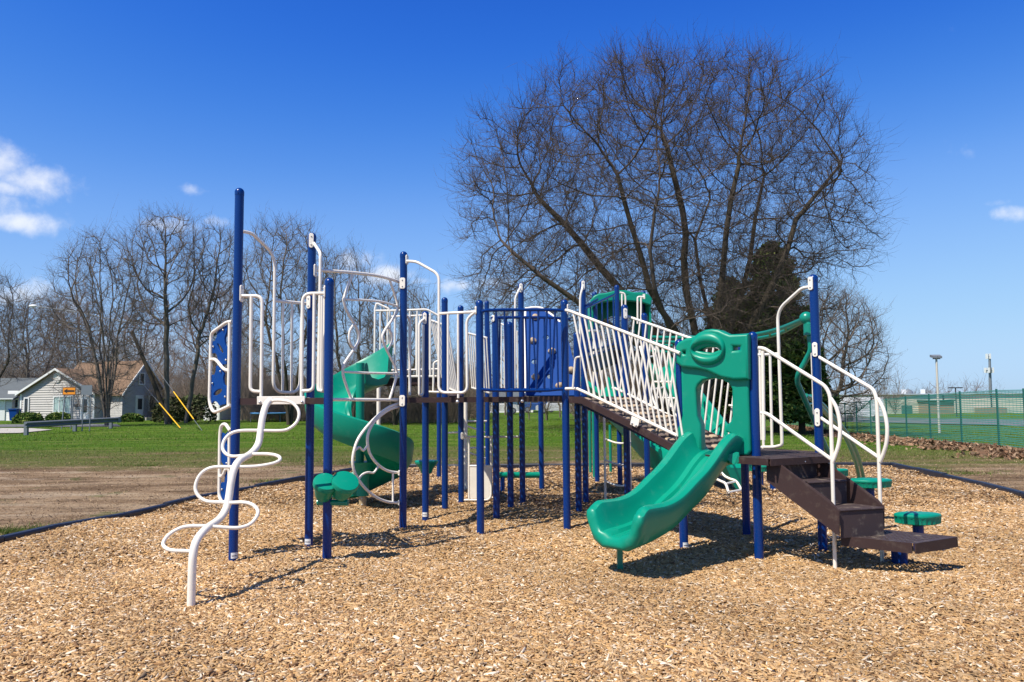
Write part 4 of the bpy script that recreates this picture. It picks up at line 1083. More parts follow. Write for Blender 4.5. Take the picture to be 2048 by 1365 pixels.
def chute_pts(t_):
    """inner and outer outline of the chute at t_"""
    h = wall_h(t_); ww = .252 + .015 * max(0, (t_ - .75) / .25) ** 2; und = .105
    q_ = max(0, (t_ - .6) / .4)
    I = [(-ww + .012, h), (-ww + .05, h * .93), (-ww + .072, h * .68), (-ww + .092, h * .38), (-ww + .13, h * .15), (-ww + .185, .03), (-.05, .002), (0, 0)]
    O = [(-ww - .012, h - .004), (-ww - .042, h * .9), (-ww - .05, h * .72), (-ww - .03, h * .5), (-ww - .012, h * .22), (-ww + .03, -und * .45), (-ww + .13, -und), (0, -und)]
    I = I + [(-a, b) for a, b in I[-2::-1]]; O = O + [(-a, b) for a, b in O[-2::-1]]
    return I, O
def zfl(t_): return sum(zprof(min(1.03, max(-.1, t_ + d))) for d in (-.05, -.025, 0, .025, .05)) / 5
for i in range(ns + 1):
    t_ = -.06 + 1.06 * i / ns
    I, O = chute_pts(t_); c_ = top_c + hd * (Ls * t_)
    rings.append([c_ + lat * a + Vector((0, 0, zfl(t_) + z_)) for a, z_ in I + O[::-1]])
# rounded lip all along the end
I, O = chute_pts(1.0)
for th_ in (18, 36, 54, 72, 84):
    k = math.cos(R(th_)); adv = .05 * math.sin(R(th_)); c_ = top_c + hd * (Ls + adv)
    Mid = [((a[0] + b2[0]) / 2, (a[1] + b2[1]) / 2) for a, b2 in zip(I, O)]
    II = [(m_[0] + (a[0] - m_[0]) * k, m_[1] + (a[1] - m_[1]) * k) for a, m_ in zip(I, Mid)]; OO = [(m_[0] + (a[0] - m_[0]) * k, m_[1] + (a[1] - m_[1]) * k) for a, m_ in zip(O, Mid)]
    rings.append([c_ + lat * a + Vector((0, 0, zfl(1.0) + z_ - (1 - k) * (.012 + .075 * max(0, z_) / .24))) for a, z_ in II + OO[::-1]])
wave = obj('wave_slide', MB().loft(rings), GREEN, play)
lg = gp(1240, 1149)
mb = MB(); mb.box((lg.x, lg.y, .14), .05, .05, .42); obj('support_leg', mb, GREENM, wave, smooth=False)
# entry lip joining slide to deck
mb = MB(); mb.prism([at(1444, 912, 7.55), at(1478, 905, 7.5), at(1480, 924, 7.5), at(1468, 930, 7.5)], (-.02, .1, 0)); obj('entry_flange', mb, GREEN, wave)

# stairs
def pz(px, py, z): return gp(px, py, z)
nz_ = [(LZ - .002, (1546, 917), (1633, 912)), (.79, (1614.6, 963.8), (1692.4, 959.8)), (.58, (1679, 1019), (1766, 1014)), (.335, (1683, 1073), (1766, 1061))]
ed = [(pz(*a, z), pz(*b2, z)) for z, a, b2 in nz_]
stair = None
mb = MB()
for (a0, b0), (a1, b1) in zip(ed[:3], ed[1:]):
    # riser below the upper edge, then tread out to the next edge
    ra_, rb_ = Vector((a0.x, a0.y, a1.z)), Vector((b0.x, b0.y, b1.z))
    mb.add([a0, b0, rb_, ra_], [[0, 1, 2, 3]])
    if a1.z > .4:
        mb.add([ra_, rb_, b1, a1], [[0, 1, 2, 3]])
        mb.add([v + Vector((0, 0, -.03)) for v in (ra_, rb_, b1, a1)], [[3, 2, 1, 0]])
        mb.tube([a1 + Vector((0, 0, -.012)), b1 + Vector((0, 0, -.012))], .012, 8)
stair = obj('stair', mb, BROWNW, play, smooth=False)
mb = MB()
for q_ in zz(10, [(488, 393)]): mb.sphere(at(*q_, ed[0][0].y + .05), .016, 10)
obj('bolt', mb, STEEL, stair)
def stringer(pts, Yf, dx):
    mb = MB(); vv = [at(px, py, Yf(px)) for px, py in pts]; mb.prism(vv, dx); return obj('stringer', mb, BROWN, stair, smooth=False)
ya0, ya2 = ed[0][0].y - .03, ed[2][0].y - .03
yb0, yb2 = ed[0][1].y + .03, ed[2][1].y + .03
wdir = (ed[2][1] - ed[2][0]).normalized() * .012
stringer(zz(10, [(208, 362), (250, 368), (690, 690), (758, 765), (758, 952), (735, 945), (690, 905), (210, 540)]), lambda px: ya0 + (ya2 - ya0) * (px - 1546) / (1679 - 1546), -wdir)
stringer(zz(10, [(545, 348), (585, 352), (1040, 680), (1088, 735), (1088, 905), (1000, 850), (545, 520)]), lambda px: yb0 + (yb2 - yb0) * (px - 1633) / (1766 - 1633), wdir)
pf = [pz(1683, 1073, .335), pz(1829.6, 1088, .335), pz(1914, 1075, .335), pz(1766, 1060, .335)]
plat = deck('transfer_platform', [V2(p) for p in pf], .337, rot=math.atan2(pf[2].y - pf[1].y, pf[2].x - pf[1].x), pitch=.05, th=.085)
tb = gp(1800, 1136); obj('support_post', MB().tube([(tb.x, tb.y, -.05), (tb.x, tb.y, .27)], .07, 18), BLUE, plat)
# hand rails
fa = gp(1670.5, 1144); fb = Vector((at(1763.6, 1111, 7.45).x, 7.45, 0)); P['fa'], P['fb'] = fa, fb
h1 = tubes('hand_rail', play, [fil(on('Mm', 'fa', 8, [(140, 668), (182, 672), (648, 958), (684, 1030), (694, 1365)]) + [Vector((fa.x, fa.y, -.03))], .12, 8), fil(on('Mm', 'fa', 8, [(160, 1160), (205, 1166)]) + on('Mm', 'fa', 10, [(690, 375)]), .04), cat(on('Mm', 'fa', 8, [(688, 1050), (730, 1120), (755, 1220), (758, 1320)]) + on('Mm', 'fa', 10, [(746, 270), (722, 345), (700, 400)]), 5), on('Mm', 'fa', 8, [(172, 690), (180, 1365)]) ], .0175, n=12)
h2 = tubes('hand_rail', play, [fil(on('N', 'fb', 8, [(545, 716), (560, 716), (1012, 982), (1036, 1055), (1048, 1365)]) + [Vector((fb.x, fb.y, -.03))], .12, 8), fil(on('N', 'fb', 8, [(548, 716), (566, 1178), (600, 1190)]) + on('N', 'fb', 10, [(1052, 362)]), .03), cat(on('N', 'fb', 8, [(1044, 1050), (1086, 1130), (1110, 1225), (1116, 1310)]) + on('N', 'fb', 10, [(1108, 260), (1086, 335), (1062, 395)]), 5)], .0175, n=12)
clamp(h2, P['N'], at(1628, 700, P['N'].y).z, (-.55, -.85), .14); clamp(h2, P['N'], at(1632, 835, P['N'].y).z, (-.55, -.85), .17)
# rear guard between Q and N
qn = tubes('guard_panel', play, [fil(on('Q', 'N', 8, [(530, 206), (470, 214), (284, 382), (318, 1365)]) + on('Q', 'N', 10, [(318, 268), (262, 283), (165, 284)]), .13, 8), on('Q', 'N', 8, [(135, 722), (295, 714)]), on('Q', 'N', 10, [(178, 282), (178, 345)])], .0175, n=12)
bars(qn, [on('Q', 'N', 8, [(170, 700)]) + on('Q', 'N', 10, [(178, 280)]), on('Q', 'N', 8, [(228, 718)]) + on('Q', 'N', 10, [(243, 282)]), on('Q', 'N', 8, [(150, 660)]) + on('Q', 'N', 8, [(160, 1365)])], .015)
clamp(qn, P['N'], at(1620, 568, P['N'].y).z, (-.85, -.5), .13, .05)

# ------------------------------------------------ green loop ladder from N round to the rear
bl_ = at(1612.5, 637, 8.55)
path = [(1609, 638, 8.6), (1560, 657.5, 9.6), (1520, 667.5, 10.4), (1480, 672, 10.9), (1400, 675, 11.25), (1345, 676, 11.3), (1303, 675, 11.3)]
pa1 = cat([at(*q_) for q_ in path], 8)
pa2 = cat([at(px, py + (9 if px < 1600 else 3) + 0, Y_ + .62) for px, py, Y_ in path[0:]], 8)
ov = tubes('loop_ladder', play, [pa1, pa2], .026, GREENM, 12)
for i in range(6, len(pa1) - 2, 6): tubes('rung', ov, [[pa1[i], pa2[i]]], .014, GREENM, 8)
obj('ball_joint', MB().sphere(bl_, .072, 18), GREENM, ov)
obj('collar', MB().lathe([(.03, 0), (.055, .01), (.055, .13), (.03, .14)], at(1618, 673, 8.5), (0, 0, 1), 14), GREENM, ov)
sw = [(1616, 645, 8.52), (1618, 668, 8.5), (1621, 699, 8.5), (1612, 720, 8.55), (1598, 746, 8.6), (1595, 762, 8.65), (1600, 778, 8.7), (1626, 836, 8.9), (1648, 888, 9.1), (1660, 912, 9.2), (1672, 950, 9.3), (1680, 1000, 9.35), (1682, 1050, 9.35)]
tubes('bent_post', ov, [cat([at(*q_) for q_ in sw], 6)], .029, GREENM, 12)
for dx, dy in ((0, 0), (9, 1.5)):
    tubes('bent_post', ov, [cat([at(px + dx, py + dy, Y_ + dx * .03) for px, py, Y_ in [(1612, 792, 8.9), (1630, 803, 9.2), (1650, 824, 9.6), (1675, 853, 10.2), (1693, 880, 10.7), (1708, 915, 11.2), (1717, 950, 11.6), (1721, 985, 11.8), (1721, 1004, 11.8)]], 6)], .027, GREENM, 12)
tubes('rung', ov, [[at(1617, 809, 8.85), at(1634, 806, 9.2)]], .014, GREENM, 8)
for y_, dd in ((690, 0), (703, .1)): tubes('rung', ov, [[at(1298, y_, 11.5), at(1345, y_ + 2, 11.5)]], .02, GREENM, 8)

# ================================================================ stepping pods beside the structure
def pod(px, pyb, Y, zt, wd, label, bowl=False):
    g_ = at(px, 800, Y); o = thing('stepping_pod', (g_.x, Y, 0), label, 'stepping pod', 'green stepping pods on posts')
    mb = MB(); n = 44
    if not bowl:
        rg = []
        for h, s_, wob in ((-.085, .80, .0), (-.075, .93, .04), (-.02, .96, .04), (-.008, 1.0, .0), (.0, 1.0, .0), (.012, .97, 0), (.02, .86, 0), (.024, .5, 0), (.026, .05, 0)):
            rg.append([Vector((g_.x + math.cos(a) * wd / 2 * s_ * (1 + wob * (1 if j % 2 else -1)) * (1 + .12 * math.cos(2 * a + .5)), Y + math.sin(a) * wd / 2 * .72 * s_ * (1 + wob * (1 if j % 2 else -1)) * (1 - .12 * math.sin(a + .6)), zt - .024 + h)) for j, a in enumerate([2 * math.pi * j / n for j in range(n)])])
        mb.loft(rg)
    else:
        mb.lathe([(.05, -.22), (.09, -.2), (.12, -.12), (wd / 2 * .93, -.05), (wd / 2, -.02), (wd / 2, .0), (wd / 2 * .95, .012), (.02, .016)], (g_.x, Y, zt), n=28)
    obj('step_top', mb, GREEN, o)
    obj('post', MB().tube([(g_.x, Y, -.05), (g_.x, Y, zt - .06)], .052, 14), BLUE, o)
    return o
pod(1825, 1066, 7.9, .41, .40, 'green ribbed stepping pod on its own, right of the bottom stair platform')
pod(1733, 1000, 10.0, .53, .48, 'green ribbed stepping pod just behind the right handrail of the stairs')
pod(1664, 960, 11.4, .53, .34, 'green stepping pod half hidden behind the stair side plate')
pod(1541, 930, 13.0, .69, .34, 'green stepping pod showing just above the lower deck behind the guard panel')
pod(1516, 960, 13.6, .40, .32, 'low green stepping pod seen under the lower deck behind its post')
pod(853, 950, 13.7, .50, .40, 'green bowl shaped stepping pod behind the blue post left of centre', True)
# ================================================================ trees
def barkmat(name, a, b2):
    m, t, b = mat_new(name)
    g_ = t.add('ShaderNodeNewGeometry').outputs['Position']
    mp = t.add('ShaderNodeMapping'); mp.inputs['Scale'].default_value = (1, 1, .25); t.l.new(g_, mp.inputs[0])
    t.put(b.inputs['Base Color'], t.mix(t.noise(7, 6, .7, mp.outputs[0]), a, b2)); b.inputs['Roughness'].default_value = .95; b.inputs['Specular IOR Level'].default_value = .1
    bp = t.add('ShaderNodeBump'); bp.inputs['Strength'].default_value = .8; bp.inputs['Distance'].default_value = .04
    t.put(bp.inputs['Height'], t.noise(12, 4, .7, mp.outputs[0])); t.put(b.inputs['Normal'], bp.outputs[0])
    return m
BARK = barkmat('dark_bark', (.035, .028, .020), (.12, .10, .075))
TWIG = barkmat('fine_twigs', (.095, .078, .066), (.24, .20, .17))
BARKG = barkmat('grey_bark', (.09, .075, .06), (.22, .19, .155))
TWIGD = barkmat('dark_twigs', (.055, .043, .036), (.15, .118, .098))
TWIGR = barkmat('reddish_twigs', (.13, .088, .07), (.28, .205, .17))
TWIGG = barkmat('pale_brush_twigs', (.15, .115, .09), (.34, .275, .22))

def segmesh(p0, p1, r0, r1, k):
    d = p1 - p0; L_ = np.linalg.norm(d, axis=1, keepdims=True) + 1e-9; d = d / L_
    a = np.where(np.abs(d[:, 2:3]) < .9, np.array([[0, 0, 1.]]), np.array([[1., 0, 0]]))
    u = np.cross(d, a); u /= np.linalg.norm(u, axis=1, keepdims=True); v = np.cross(d, u)
    n_ = len(p0); an = 2 * np.pi * np.arange(k) / k
    ring = u[:, None, :] * np.cos(an)[None, :, None] + v[:, None, :] * np.sin(an)[None, :, None]
    A_ = p0[:, None, :] + ring * r0[:, None, None]; B_ = (p1 + d * r1[:, None] * .5)[:, None, :] + ring * r1[:, None, None]
    V_ = np.concatenate([A_, B_], 1).reshape(-1, 3)
    b0 = (np.arange(n_) * 2 * k)[:, None, None]
    j = np.arange(k)
    q_ = np.stack([j, (j + 1) % k, k + (j + 1) % k, k + j], 1)[None]
    return V_, (b0 + q_).reshape(-1, 4)
def colonize(seeds, attr, D, di, dk, iters, rg, up=.0, wob=.12):
    """grow a branch skeleton into a cloud of points"""
    pos = []; par = []; dirs = []
    for s in seeds:
        prev = -1
        for i, p in enumerate(s):
            if isinstance(p, int): prev = p; continue
            p = np.array(p, float)
            pos.append(p); par.append(prev); dirs.append((p - pos[prev]) / (np.linalg.norm(p - pos[prev]) + 1e-9) if prev >= 0 else np.array([0, 0, 1.])); prev = len(pos) - 1
    pos = [np.array(p, float) for p in pos]
    Pn = np.array(pos); Dn = np.array(dirs); par = list(par)
    n_a = len(attr); best = np.full(n_a, 1e9); bi = np.zeros(n_a, int); alive = np.ones(n_a, bool)
    new0 = 0
    for it in range(iters):
        new = Pn[new0:]
        idx = np.where(alive)[0]
        if len(idx) == 0 or len(new) == 0: break
        d2 = ((attr[idx][:, None, :] - new[None]) ** 2).sum(-1)
        m_ = d2.min(1); am = d2.argmin(1)
        up_ = m_ < best[idx]; best[idx[up_]] = m_[up_]; bi[idx[up_]] = am[up_] + new0
        alive &= best > dk * dk
        act = np.where(alive & (best < di * di))[0]
        if len(act) == 0: break
        v = attr[act] - Pn[bi[act]]; v /= np.linalg.norm(v, axis=1, keepdims=True)
        acc = np.zeros_like(Pn); np.add.at(acc, bi[act], v)
        ids = np.unique(bi[act])
        nc = np.zeros(len(Pn), int); np.add.at(nc, np.array(par)[np.array(par) >= 0], 1)
        full = nc >= 3
        alive[act[full[bi[act]]]] = False
        ids = ids[~full[ids]]
        if len(ids) == 0: new0 = len(Pn); break
        g_ = acc[ids]; g_ /= (np.linalg.norm(g_, axis=1, keepdims=True) + 1e-9)
        g_ = g_ + Dn[ids] * .55 + rg.normal(0, wob, g_.shape) + np.array([0, 0, up]); g_ /= np.linalg.norm(g_, axis=1, keepdims=True)
        npos = Pn[ids] + g_ * D
        new0 = len(Pn)
        Pn = np.concatenate([Pn, npos]); Dn = np.concatenate([Dn, g_]); par += list(ids)
    return Pn, np.array(par), Dn
def radii(Pn, par, tip, p=2.35):
    n_ = len(Pn); acc = np.zeros(n_); r = np.zeros(n_)
    order = range(n_ - 1, -1, -1)
    for i in order:
        r[i] = max(tip, acc[i] ** (1 / p)) if acc[i] > 0 else tip
        if par[i] >= 0: acc[par[i]] += r[i] ** p
    return r
def twigs(base, dirs, n_per, L_, rg, r=.008, seg=3, up=.34, spread=.8, wob=.13):
    b_ = np.repeat(base, n_per, 0); d = np.repeat(dirs, n_per, 0) + rg.normal(0, spread, (len(base) * n_per, 3)) * .8 + np.array([0, 0, up])
    d /= np.linalg.norm(d, axis=1, keepdims=True)
    ln = L_ * rg.lognormal(0, .35, len(b_)) / seg
    p0s, p1s, r0s, r1s = [], [], [], []; tips = []
    p = b_
    for s in range(seg):
        q_ = p + d * ln[:, None]
        p0s.append(p); p1s.append(q_); r0s.append(np.full(len(p), r * (1 - s / (seg + .6)))); r1s.append(np.full(len(p), r * (1 - (s + 1) / (seg + .6))))
        tips.append((q_, d.copy()))
        d = d + rg.normal(0, wob, d.shape) + np.array([0, 0, up * .25]); d /= np.linalg.norm(d, axis=1, keepdims=True); p = q_
    return (np.concatenate(p0s), np.concatenate(p1s), np.concatenate(r0s), np.concatenate(r1s)), tips
def tree(name, label, base, seeds, attr, D=.55, di=4.5, dk=.9, iters=70, seed=1, tip=.014, tw=(3, 1.1), tw2=(1, .5), bark=None, twig=None, trunk_r=.07, up=.02, wob=.12, group=None, rmul=1.0, thick=.0, twr=.008):
    rg = np.random.default_rng(seed)
    bark = bark or BARK; twig = twig or TWIG
    Pn, par, Dn = colonize(seeds, attr, D, di, dk, iters, rg, up, wob)
    r = radii(Pn, par, tip) * rmul
    r = r * (1 + thick * np.clip((r - .05) / .08, 0, 1))
    o = thing(name, tuple(base), label, 'tree', group)
    has = par >= 0
    i1 = np.where(has)[0]; i0 = par[i1]
    big = r[i1] > trunk_r
    rr0 = np.minimum(r[i0], r[i1] * 1.25)
    V_, F_q = segmesh(Pn[i0][big], Pn[i1][big], rr0[big], r[i1][big], 9)
    npobj('trunk', V_, F_q, bark, o, smooth=True)
    sm = ~big
    V1, F1 = segmesh(Pn[i0][sm], Pn[i1][sm], rr0[sm], r[i1][sm], 5)
    thin = np.where((r < .035 * max(1, rmul)) & has)[0]
    (a, b_, c_, d_), tips = twigs(Pn[thin], Dn[thin], tw[0], tw[1], rg, twr)
    V2_, F2 = segmesh(a, b_, c_, d_, 3)
    Vs, Fs = [V1, V2_], [F1, F2 + 0]
    sets = [(V1, F1), (V2_, F2)]
    if tw2[0]:
        tb_ = np.concatenate([q_ for q_, _ in tips]); td = np.concatenate([q_ for _, q_ in tips])
        (a, b_, c_, d_), _t = twigs(tb_, td, tw2[0], tw2[1], rg, twr * .62, 2)
        sets.append(segmesh(a, b_, c_, d_, 3))
    # tri-tubes are quads too, so all share one array
    o_ = 0; VV, FF = [], []
    for v_, f_ in sets: VV.append(v_); FF.append(f_ + o_); o_ += len(v_)
    npobj('crown', np.concatenate(VV), np.concatenate(FF), twig, o)
    return o
def ellips(c_, rad, n_, rg, shell=.35, zmin=None, pw=2.0):
    out = []
    while len(out) < n_:
        p = rg.uniform(-1, 1, (n_ * 3, 3)); d = (np.abs(p) ** pw).sum(1)
        p = p[(d < 1) & ((d > shell) | (rg.uniform(0, 1, len(p)) < .45))]
        q_ = np.array(c_) + p * np.array(rad)
        if zmin is not None: q_ = q_[q_[:, 2] > zmin]
        out += list(q_)
    return np.array(out[:n_])

# the big bare tree: many stems from one foot
rg = np.random.default_rng(5)
TY = 40.0
tb_ = G(1392, TY)
sc = TY / FPX
def tp(px, py, dy=0.0):
    q_ = at(px, py, TY + dy); return (q_.x, q_.y, q_.z)
seeds = []
b0 = (tb_.x, tb_.y, tb_.z - .1)
def stem(pts, start=None): seeds.append(([b0] if start is None else []) + [tp(*p) for p in pts])
stem([(1388, 830), (1384, 790), (1380, 740, -.2), (1374, 700, -.5), (1350, 660, -1), (1322, 620, -1.2), (1300, 580, -1.5), (1290, 540, -1.6), (1278, 500, -1.8), (1262, 450, -2), (1248, 400, -2.2), (1235, 350, -2.4)])
stem([(1380, 830, 1), (1365, 780, 1.5), (1340, 720, 2), (1300, 650, 2.4), (1250, 590, 2.6), (1205, 540, 2.6), (1165, 490, 2.4), (1130, 450, 2.2), (1080, 400, 2)])
stem([(1372, 820, -1), (1340, 760, -1.6), (1290, 700, -2.2), (1220, 650, -2.6), (1150, 600, -2.8), (1085, 555, -3), (1020, 500, -3)])
stem([(1396, 820, .5), (1400, 760, .8), (1398, 700, 1), (1385, 640, 1), (1372, 580, 1), (1368, 520, .8), (1372, 470, .6), (1365, 420, .4), (1350, 360, 0), (1335, 300, 0)])
stem([(1404, 810, -1), (1416, 740, -1.5), (1430, 670, -2), (1440, 600, -2), (1446, 540, -2), (1452, 470, -2), (1462, 400, -2), (1478, 330, -2)])
stem([(1408, 800, 1.5), (1430, 740, 2.5), (1455, 680, 3), (1480, 600, 3.4), (1500, 520, 3.4), (1510, 440, 3.2), (1525, 370, 3)])
stem([(1408, 815, 0), (1440, 760, -.6), (1480, 690, -1), (1520, 620, -1.4), (1550, 560, -1.6), (1575, 500, -1.6), (1592, 440, -1.4), (1640, 380, -1), (1680, 330, -.6)])
stem([(1385, 812, -2), (1370, 740, -3.4), (1340, 660, -4.5), (1310, 580, -5.2), (1300, 500, -5.6), (1310, 420, -6)])
stem([(1398, 812, 2.5), (1410, 730, 4), (1420, 640, 5.5), (1400, 560, 6.5), (1390, 480, 7), (1420, 400, 7)])
att = []
for px, py, hx, hy, dep, n_ in [(1335, 372, 380, 225, 8.2, 1400), (1250, 280, 230, 145, 6, 420), (1430, 280, 240, 145, 6, 440), (1060, 430, 140, 170, 5, 360), (1585, 410, 140, 140, 5, 380), (1120, 590, 190, 110, 6, 620), (1330, 640, 220, 90, 7, 420), (1500, 600, 150, 110, 6, 360), (1640, 480, 100, 90, 4, 110), (1380, 560, 230, 110, 6, 420), (1010, 330, 90, 80, 4, 140), (1290, 175, 100, 68, 3.5, 150), (1450, 180, 120, 60, 3.5, 130)]:
    c_ = tp(px, py); att.append(ellips(c_, (hx * sc, dep, hy * sc), n_, rg, .3, 3.2, 2.3))
att = np.concatenate(att); att = np.concatenate([att, att[rg.permutation(len(att))[:len(att) // 2]] + rg.normal(0, .35, (len(att) // 2, 3))])
big_tree = tree('bare_tree', 'huge spreading leafless tree with many stems rising behind the ramp', tb_, seeds, att, .42, 5.0, .58, 120, 6, .0135, (4, .8), (1, .5), BARK, TWIGD, .085, .05, .2, thick=.4, twr=.0095)
# hanging outer boughs, lower left and right, are part of the same crown (grown by the cloud above)

def simple_tree(label, px, Y_, top_py, halfw, seed, stems=1, kind=0, base_clear=.25, lean=0.0, n_=700, name='bare_tree', bottom=None, fork=.3, group=None, tw=(4, .8), tw2=(1, .45), cx=None, dk=.52, D=.5, rmul=1.0):
    """leafless tree with its foot under photo column px, its crown reaching photo row top_py"""
    rg = np.random.default_rng(seed)
    b_ = G(px, Y_); s_ = Y_ / FPX
    zt = at(px, top_py, Y_).z; H = zt - b_.z
    hw = halfw * s_; ccx = b_.x if cx is None else at(cx, 700, Y_).x
    sd_ = []
    for k in range(stems):
        a = 2 * math.pi * k / max(1, stems) + rg.uniform(0, 1); f = (.0 if stems == 1 else hw * .28)
        pts = [(b_.x + math.cos(a) * f * .1, b_.y + math.sin(a) * f * .1, b_.z - .1)]
        hh = H * (fork if stems == 1 else fork * 1.2)
        for j in range(1, 7):
            t_ = j / 6
            pts.append((b_.x + (ccx - b_.x) * t_ * .5 + math.cos(a) * f * t_ + rg.normal(0, .06) * t_ * 2, b_.y + math.sin(a) * f * t_ + rg.normal(0, .1) * t_, b_.z + hh * t_))
        sd_.append(pts)
    zb = b_.z + H * base_clear if bottom is None else at(px, bottom, Y_).z
    at1 = ellips((ccx, b_.y, (zb + zt) / 2), (hw, hw * .9, (zt - zb) / 2), int(n_ * 1.15), rg, .2, None, 2.2)
    at2 = ellips((ccx, b_.y, zb + (zt - zb) * .68), (hw * .85, hw * .8, (zt - zb) * .32), int(n_ * .65), rg, .2, None, 2.2)
    bark, twg = ((BARK, TWIG), (BARKG, TWIGR), (BARKG, TWIG), (BARKG, TWIGG))[kind]
    return tree(name, label, b_, sd_, np.concatenate([at1, at2]), D, 6.5, dk, 70, seed, .016 * (Y_ / 45) ** .5, tw, tw2, bark, twg, .07, .05, .14, group, rmul, twr=.0078 * (Y_ / 42))
GL = 'bare trees along the back of the lawn'
simple_tree('bushy grey leafless tree at the far left edge behind the garage', 62, 76, 590, 75, 31, 3, 2, .12, n_=520, group=GL)
simple_tree('leafless tree cut by the left edge, thick curved limbs', -15, 62, 548, 60, 32, 2, 0, .2, n_=320, group=GL)
simple_tree('tall many stemmed leafless tree in front of the grey house', 216, 52, 470, 92, 33, 10, 2, .04, n_=900, group=GL, cx=195, fork=.4)
simple_tree('tall forked leafless tree with open crown right of the grey house', 335, 56, 424, 85, 34, 1, 2, .42, n_=430, group=GL, cx=325, fork=.45, rmul=1.2)
simple_tree('slanting leafless tree just left of the tallest blue post', 372, 58, 452, 62, 35, 1, 2, .35, n_=330, group=GL, cx=425, fork=.42, rmul=1.15)
simple_tree('leafless tree with upright fan of limbs between the two tallest blue posts', 580, 52, 446, 105, 36, 3, 0, .2, n_=700, group=GL, cx=570, fork=.32)
simple_tree('leafless tree seen through the curved white ladder panel', 706, 50, 500, 70, 37, 2, 0, .2, n_=420, group=GL, cx=690)
simple_tree('low spreading leafless tree with arching limbs behind the white spiral deck guards', 790, 50, 566, 92, 38, 3, 0, .1, n_=520, group=GL, cx=800)
simple_tree('dense leafless tree behind the forked and slanting trees', 430, 80, 560, 90, 39, 4, 1, .05, n_=480, group=GL)
simple_tree('reddish leafless tree behind the roof of the grey house', 150, 84, 585, 70, 40, 4, 1, .1, n_=420, group=GL)
simple_tree('reddish leafless tree behind the forked tree', 285, 86, 600, 70, 41, 4, 1, .05, n_=380, group=GL)
simple_tree('rounded leafless tree to the right of the tallest right hand post', 1662, 58, 584, 104, 42, 2, 0, .03, n_=900, group='bare trees on the right', cx=1668, fork=.25, rmul=1.35)
for i, (px, top, hw, Yd, lab) in enumerate([(1752, 760, 30, 105, 'small pale leafless tree above the fence beside the round tree'), (1790, 757, 26, 108, 'small pale leafless tree, second of the pair above the fence'), (1885, 772, 26, 150, 'tiny leafless tree on the skyline behind the floodlight pole'), (1945, 768, 24, 150, 'tiny leafless tree on the skyline near the mobile phone mast'), (1845, 778, 26, 160, 'tiny low leafless tree on the skyline left of the floodlight pole')]):
    simple_tree(lab, px, Yd, top, hw, 50 + i, 3, 3 if i < 2 else 1, .0, n_=150, group='bare trees on the right', tw=(4, 1.6), tw2=(1, .9), dk=1.3, D=.9)
for i, (px, top, hw, Yd, lab) in enumerate([(1058, 690, 30, 60, 'straight trunked leafless tree seen under the deck beside the white house'), (1093, 680, 40, 58, 'leafless tree with several trunks seen under the main deck'), (1120, 690, 36, 66, 'leafless tree seen under the deck just left of the ramp'), (1010, 700, 40, 78, 'leafless tree behind the white house'), (930, 690, 40, 72, 'leafless tree left of the white house')]):
    simple_tree(lab, px, Yd, top, hw, 60 + i, 1 if i != 1 else 3, 2, .2, n_=170, group=GL, dk=1.0, D=.7, rmul=1.5)

# evergreen behind the big tree
def leafmat(name):
    m, t, b = mat_new(name)
    a = t.add('ShaderNodeVertexColor'); a.layer_name = 'col'
    t.l.new(a.outputs[0], b.inputs['Base Color']); b.inputs['Roughness'].default_value = .8; b.inputs['Specular IOR Level'].default_value = .15
    return m
LEAF = leafmat('evergreen_needles')
def leafquads(cen, size, rg, pal, up=.3):
    k = len(cen)
    d = rg.normal(0, 1, (k, 3)); d[:, 2] *= .6; d /= np.linalg.norm(d, axis=1, keepdims=True)
    e = np.cross(d, rg.normal(0, 1, (k, 3))); e /= np.linalg.norm(e, axis=1, keepdims=True)
    sz = size * rg.lognormal(0, .35, (k, 1))
    V_ = np.stack([cen - d * sz - e * sz * .15, cen - d * sz * .1 - e * sz * .42, cen + d * sz, cen - d * sz * .1 + e * sz * .42], 1).reshape(-1, 3)
    cc = np.asarray(pal)[rg.integers(0, len(pal), k)] * rg.uniform(.7, 1.3, (k, 1))
    return V_, np.arange(4 * k).reshape(k, 4), np.repeat(cc, 4, 0)
EPAL = [(.06, .115, .024), (.095, .165, .034), (.14, .205, .042), (.045, .08, .018), (.20, .23, .06)]
def conifer(px, Y_, top_py, halfw, n_, seed, label, cz=.12):
    rg = np.random.default_rng(seed)
    b_ = G(px, Y_); H = at(px, top_py, Y_).z - b_.z; R0_ = halfw * Y_ / FPX
    o = thing('evergreen_tree', tuple(b_), label, 'tree', 'evergreens behind the big tree')
    obj('trunk', MB().tube([(b_.x, b_.y, b_.z - .1), (b_.x + .05, b_.y, b_.z + H * .5), (b_.x, b_.y, b_.z + H * .97)], [.2, .12, .02], 9), BARK, o)
    # boughs: each a drooping spray of needles
    nb = 150; cen = []
    for i in range(nb):
        f = (i / nb) ** 1.15; z_ = H * (cz + (1 - cz) * f); a = i * 2.4 + rg.normal(0, .3)
        rad = R0_ * ((1 - f) ** .5) * rg.uniform(.65, 1.12) + .15
        m_ = int(n_ / nb * (.4 + 1.2 * (1 - f)))
        t_ = rg.uniform(.12, 1, m_) ** .7
        w_ = .16 + .16 * (1 - f)
        x_ = rad * t_; y_ = rg.normal(0, w_, m_) * (.5 + .6 * t_); zz_ = z_ + .35 * t_ * rad * .3 - .4 * (t_ ** 2) * rad * .35 + rg.normal(0, .13, m_)
        cen.append(np.stack([b_.x + math.cos(a) * x_ - math.sin(a) * y_, b_.y + math.sin(a) * x_ + math.cos(a) * y_, b_.z + zz_], 1))
    V_, F_q, cc = leafquads(np.concatenate(cen), .13, rg, EPAL)
    npobj('crown', V_, F_q, LEAF, o, cc)
    return o
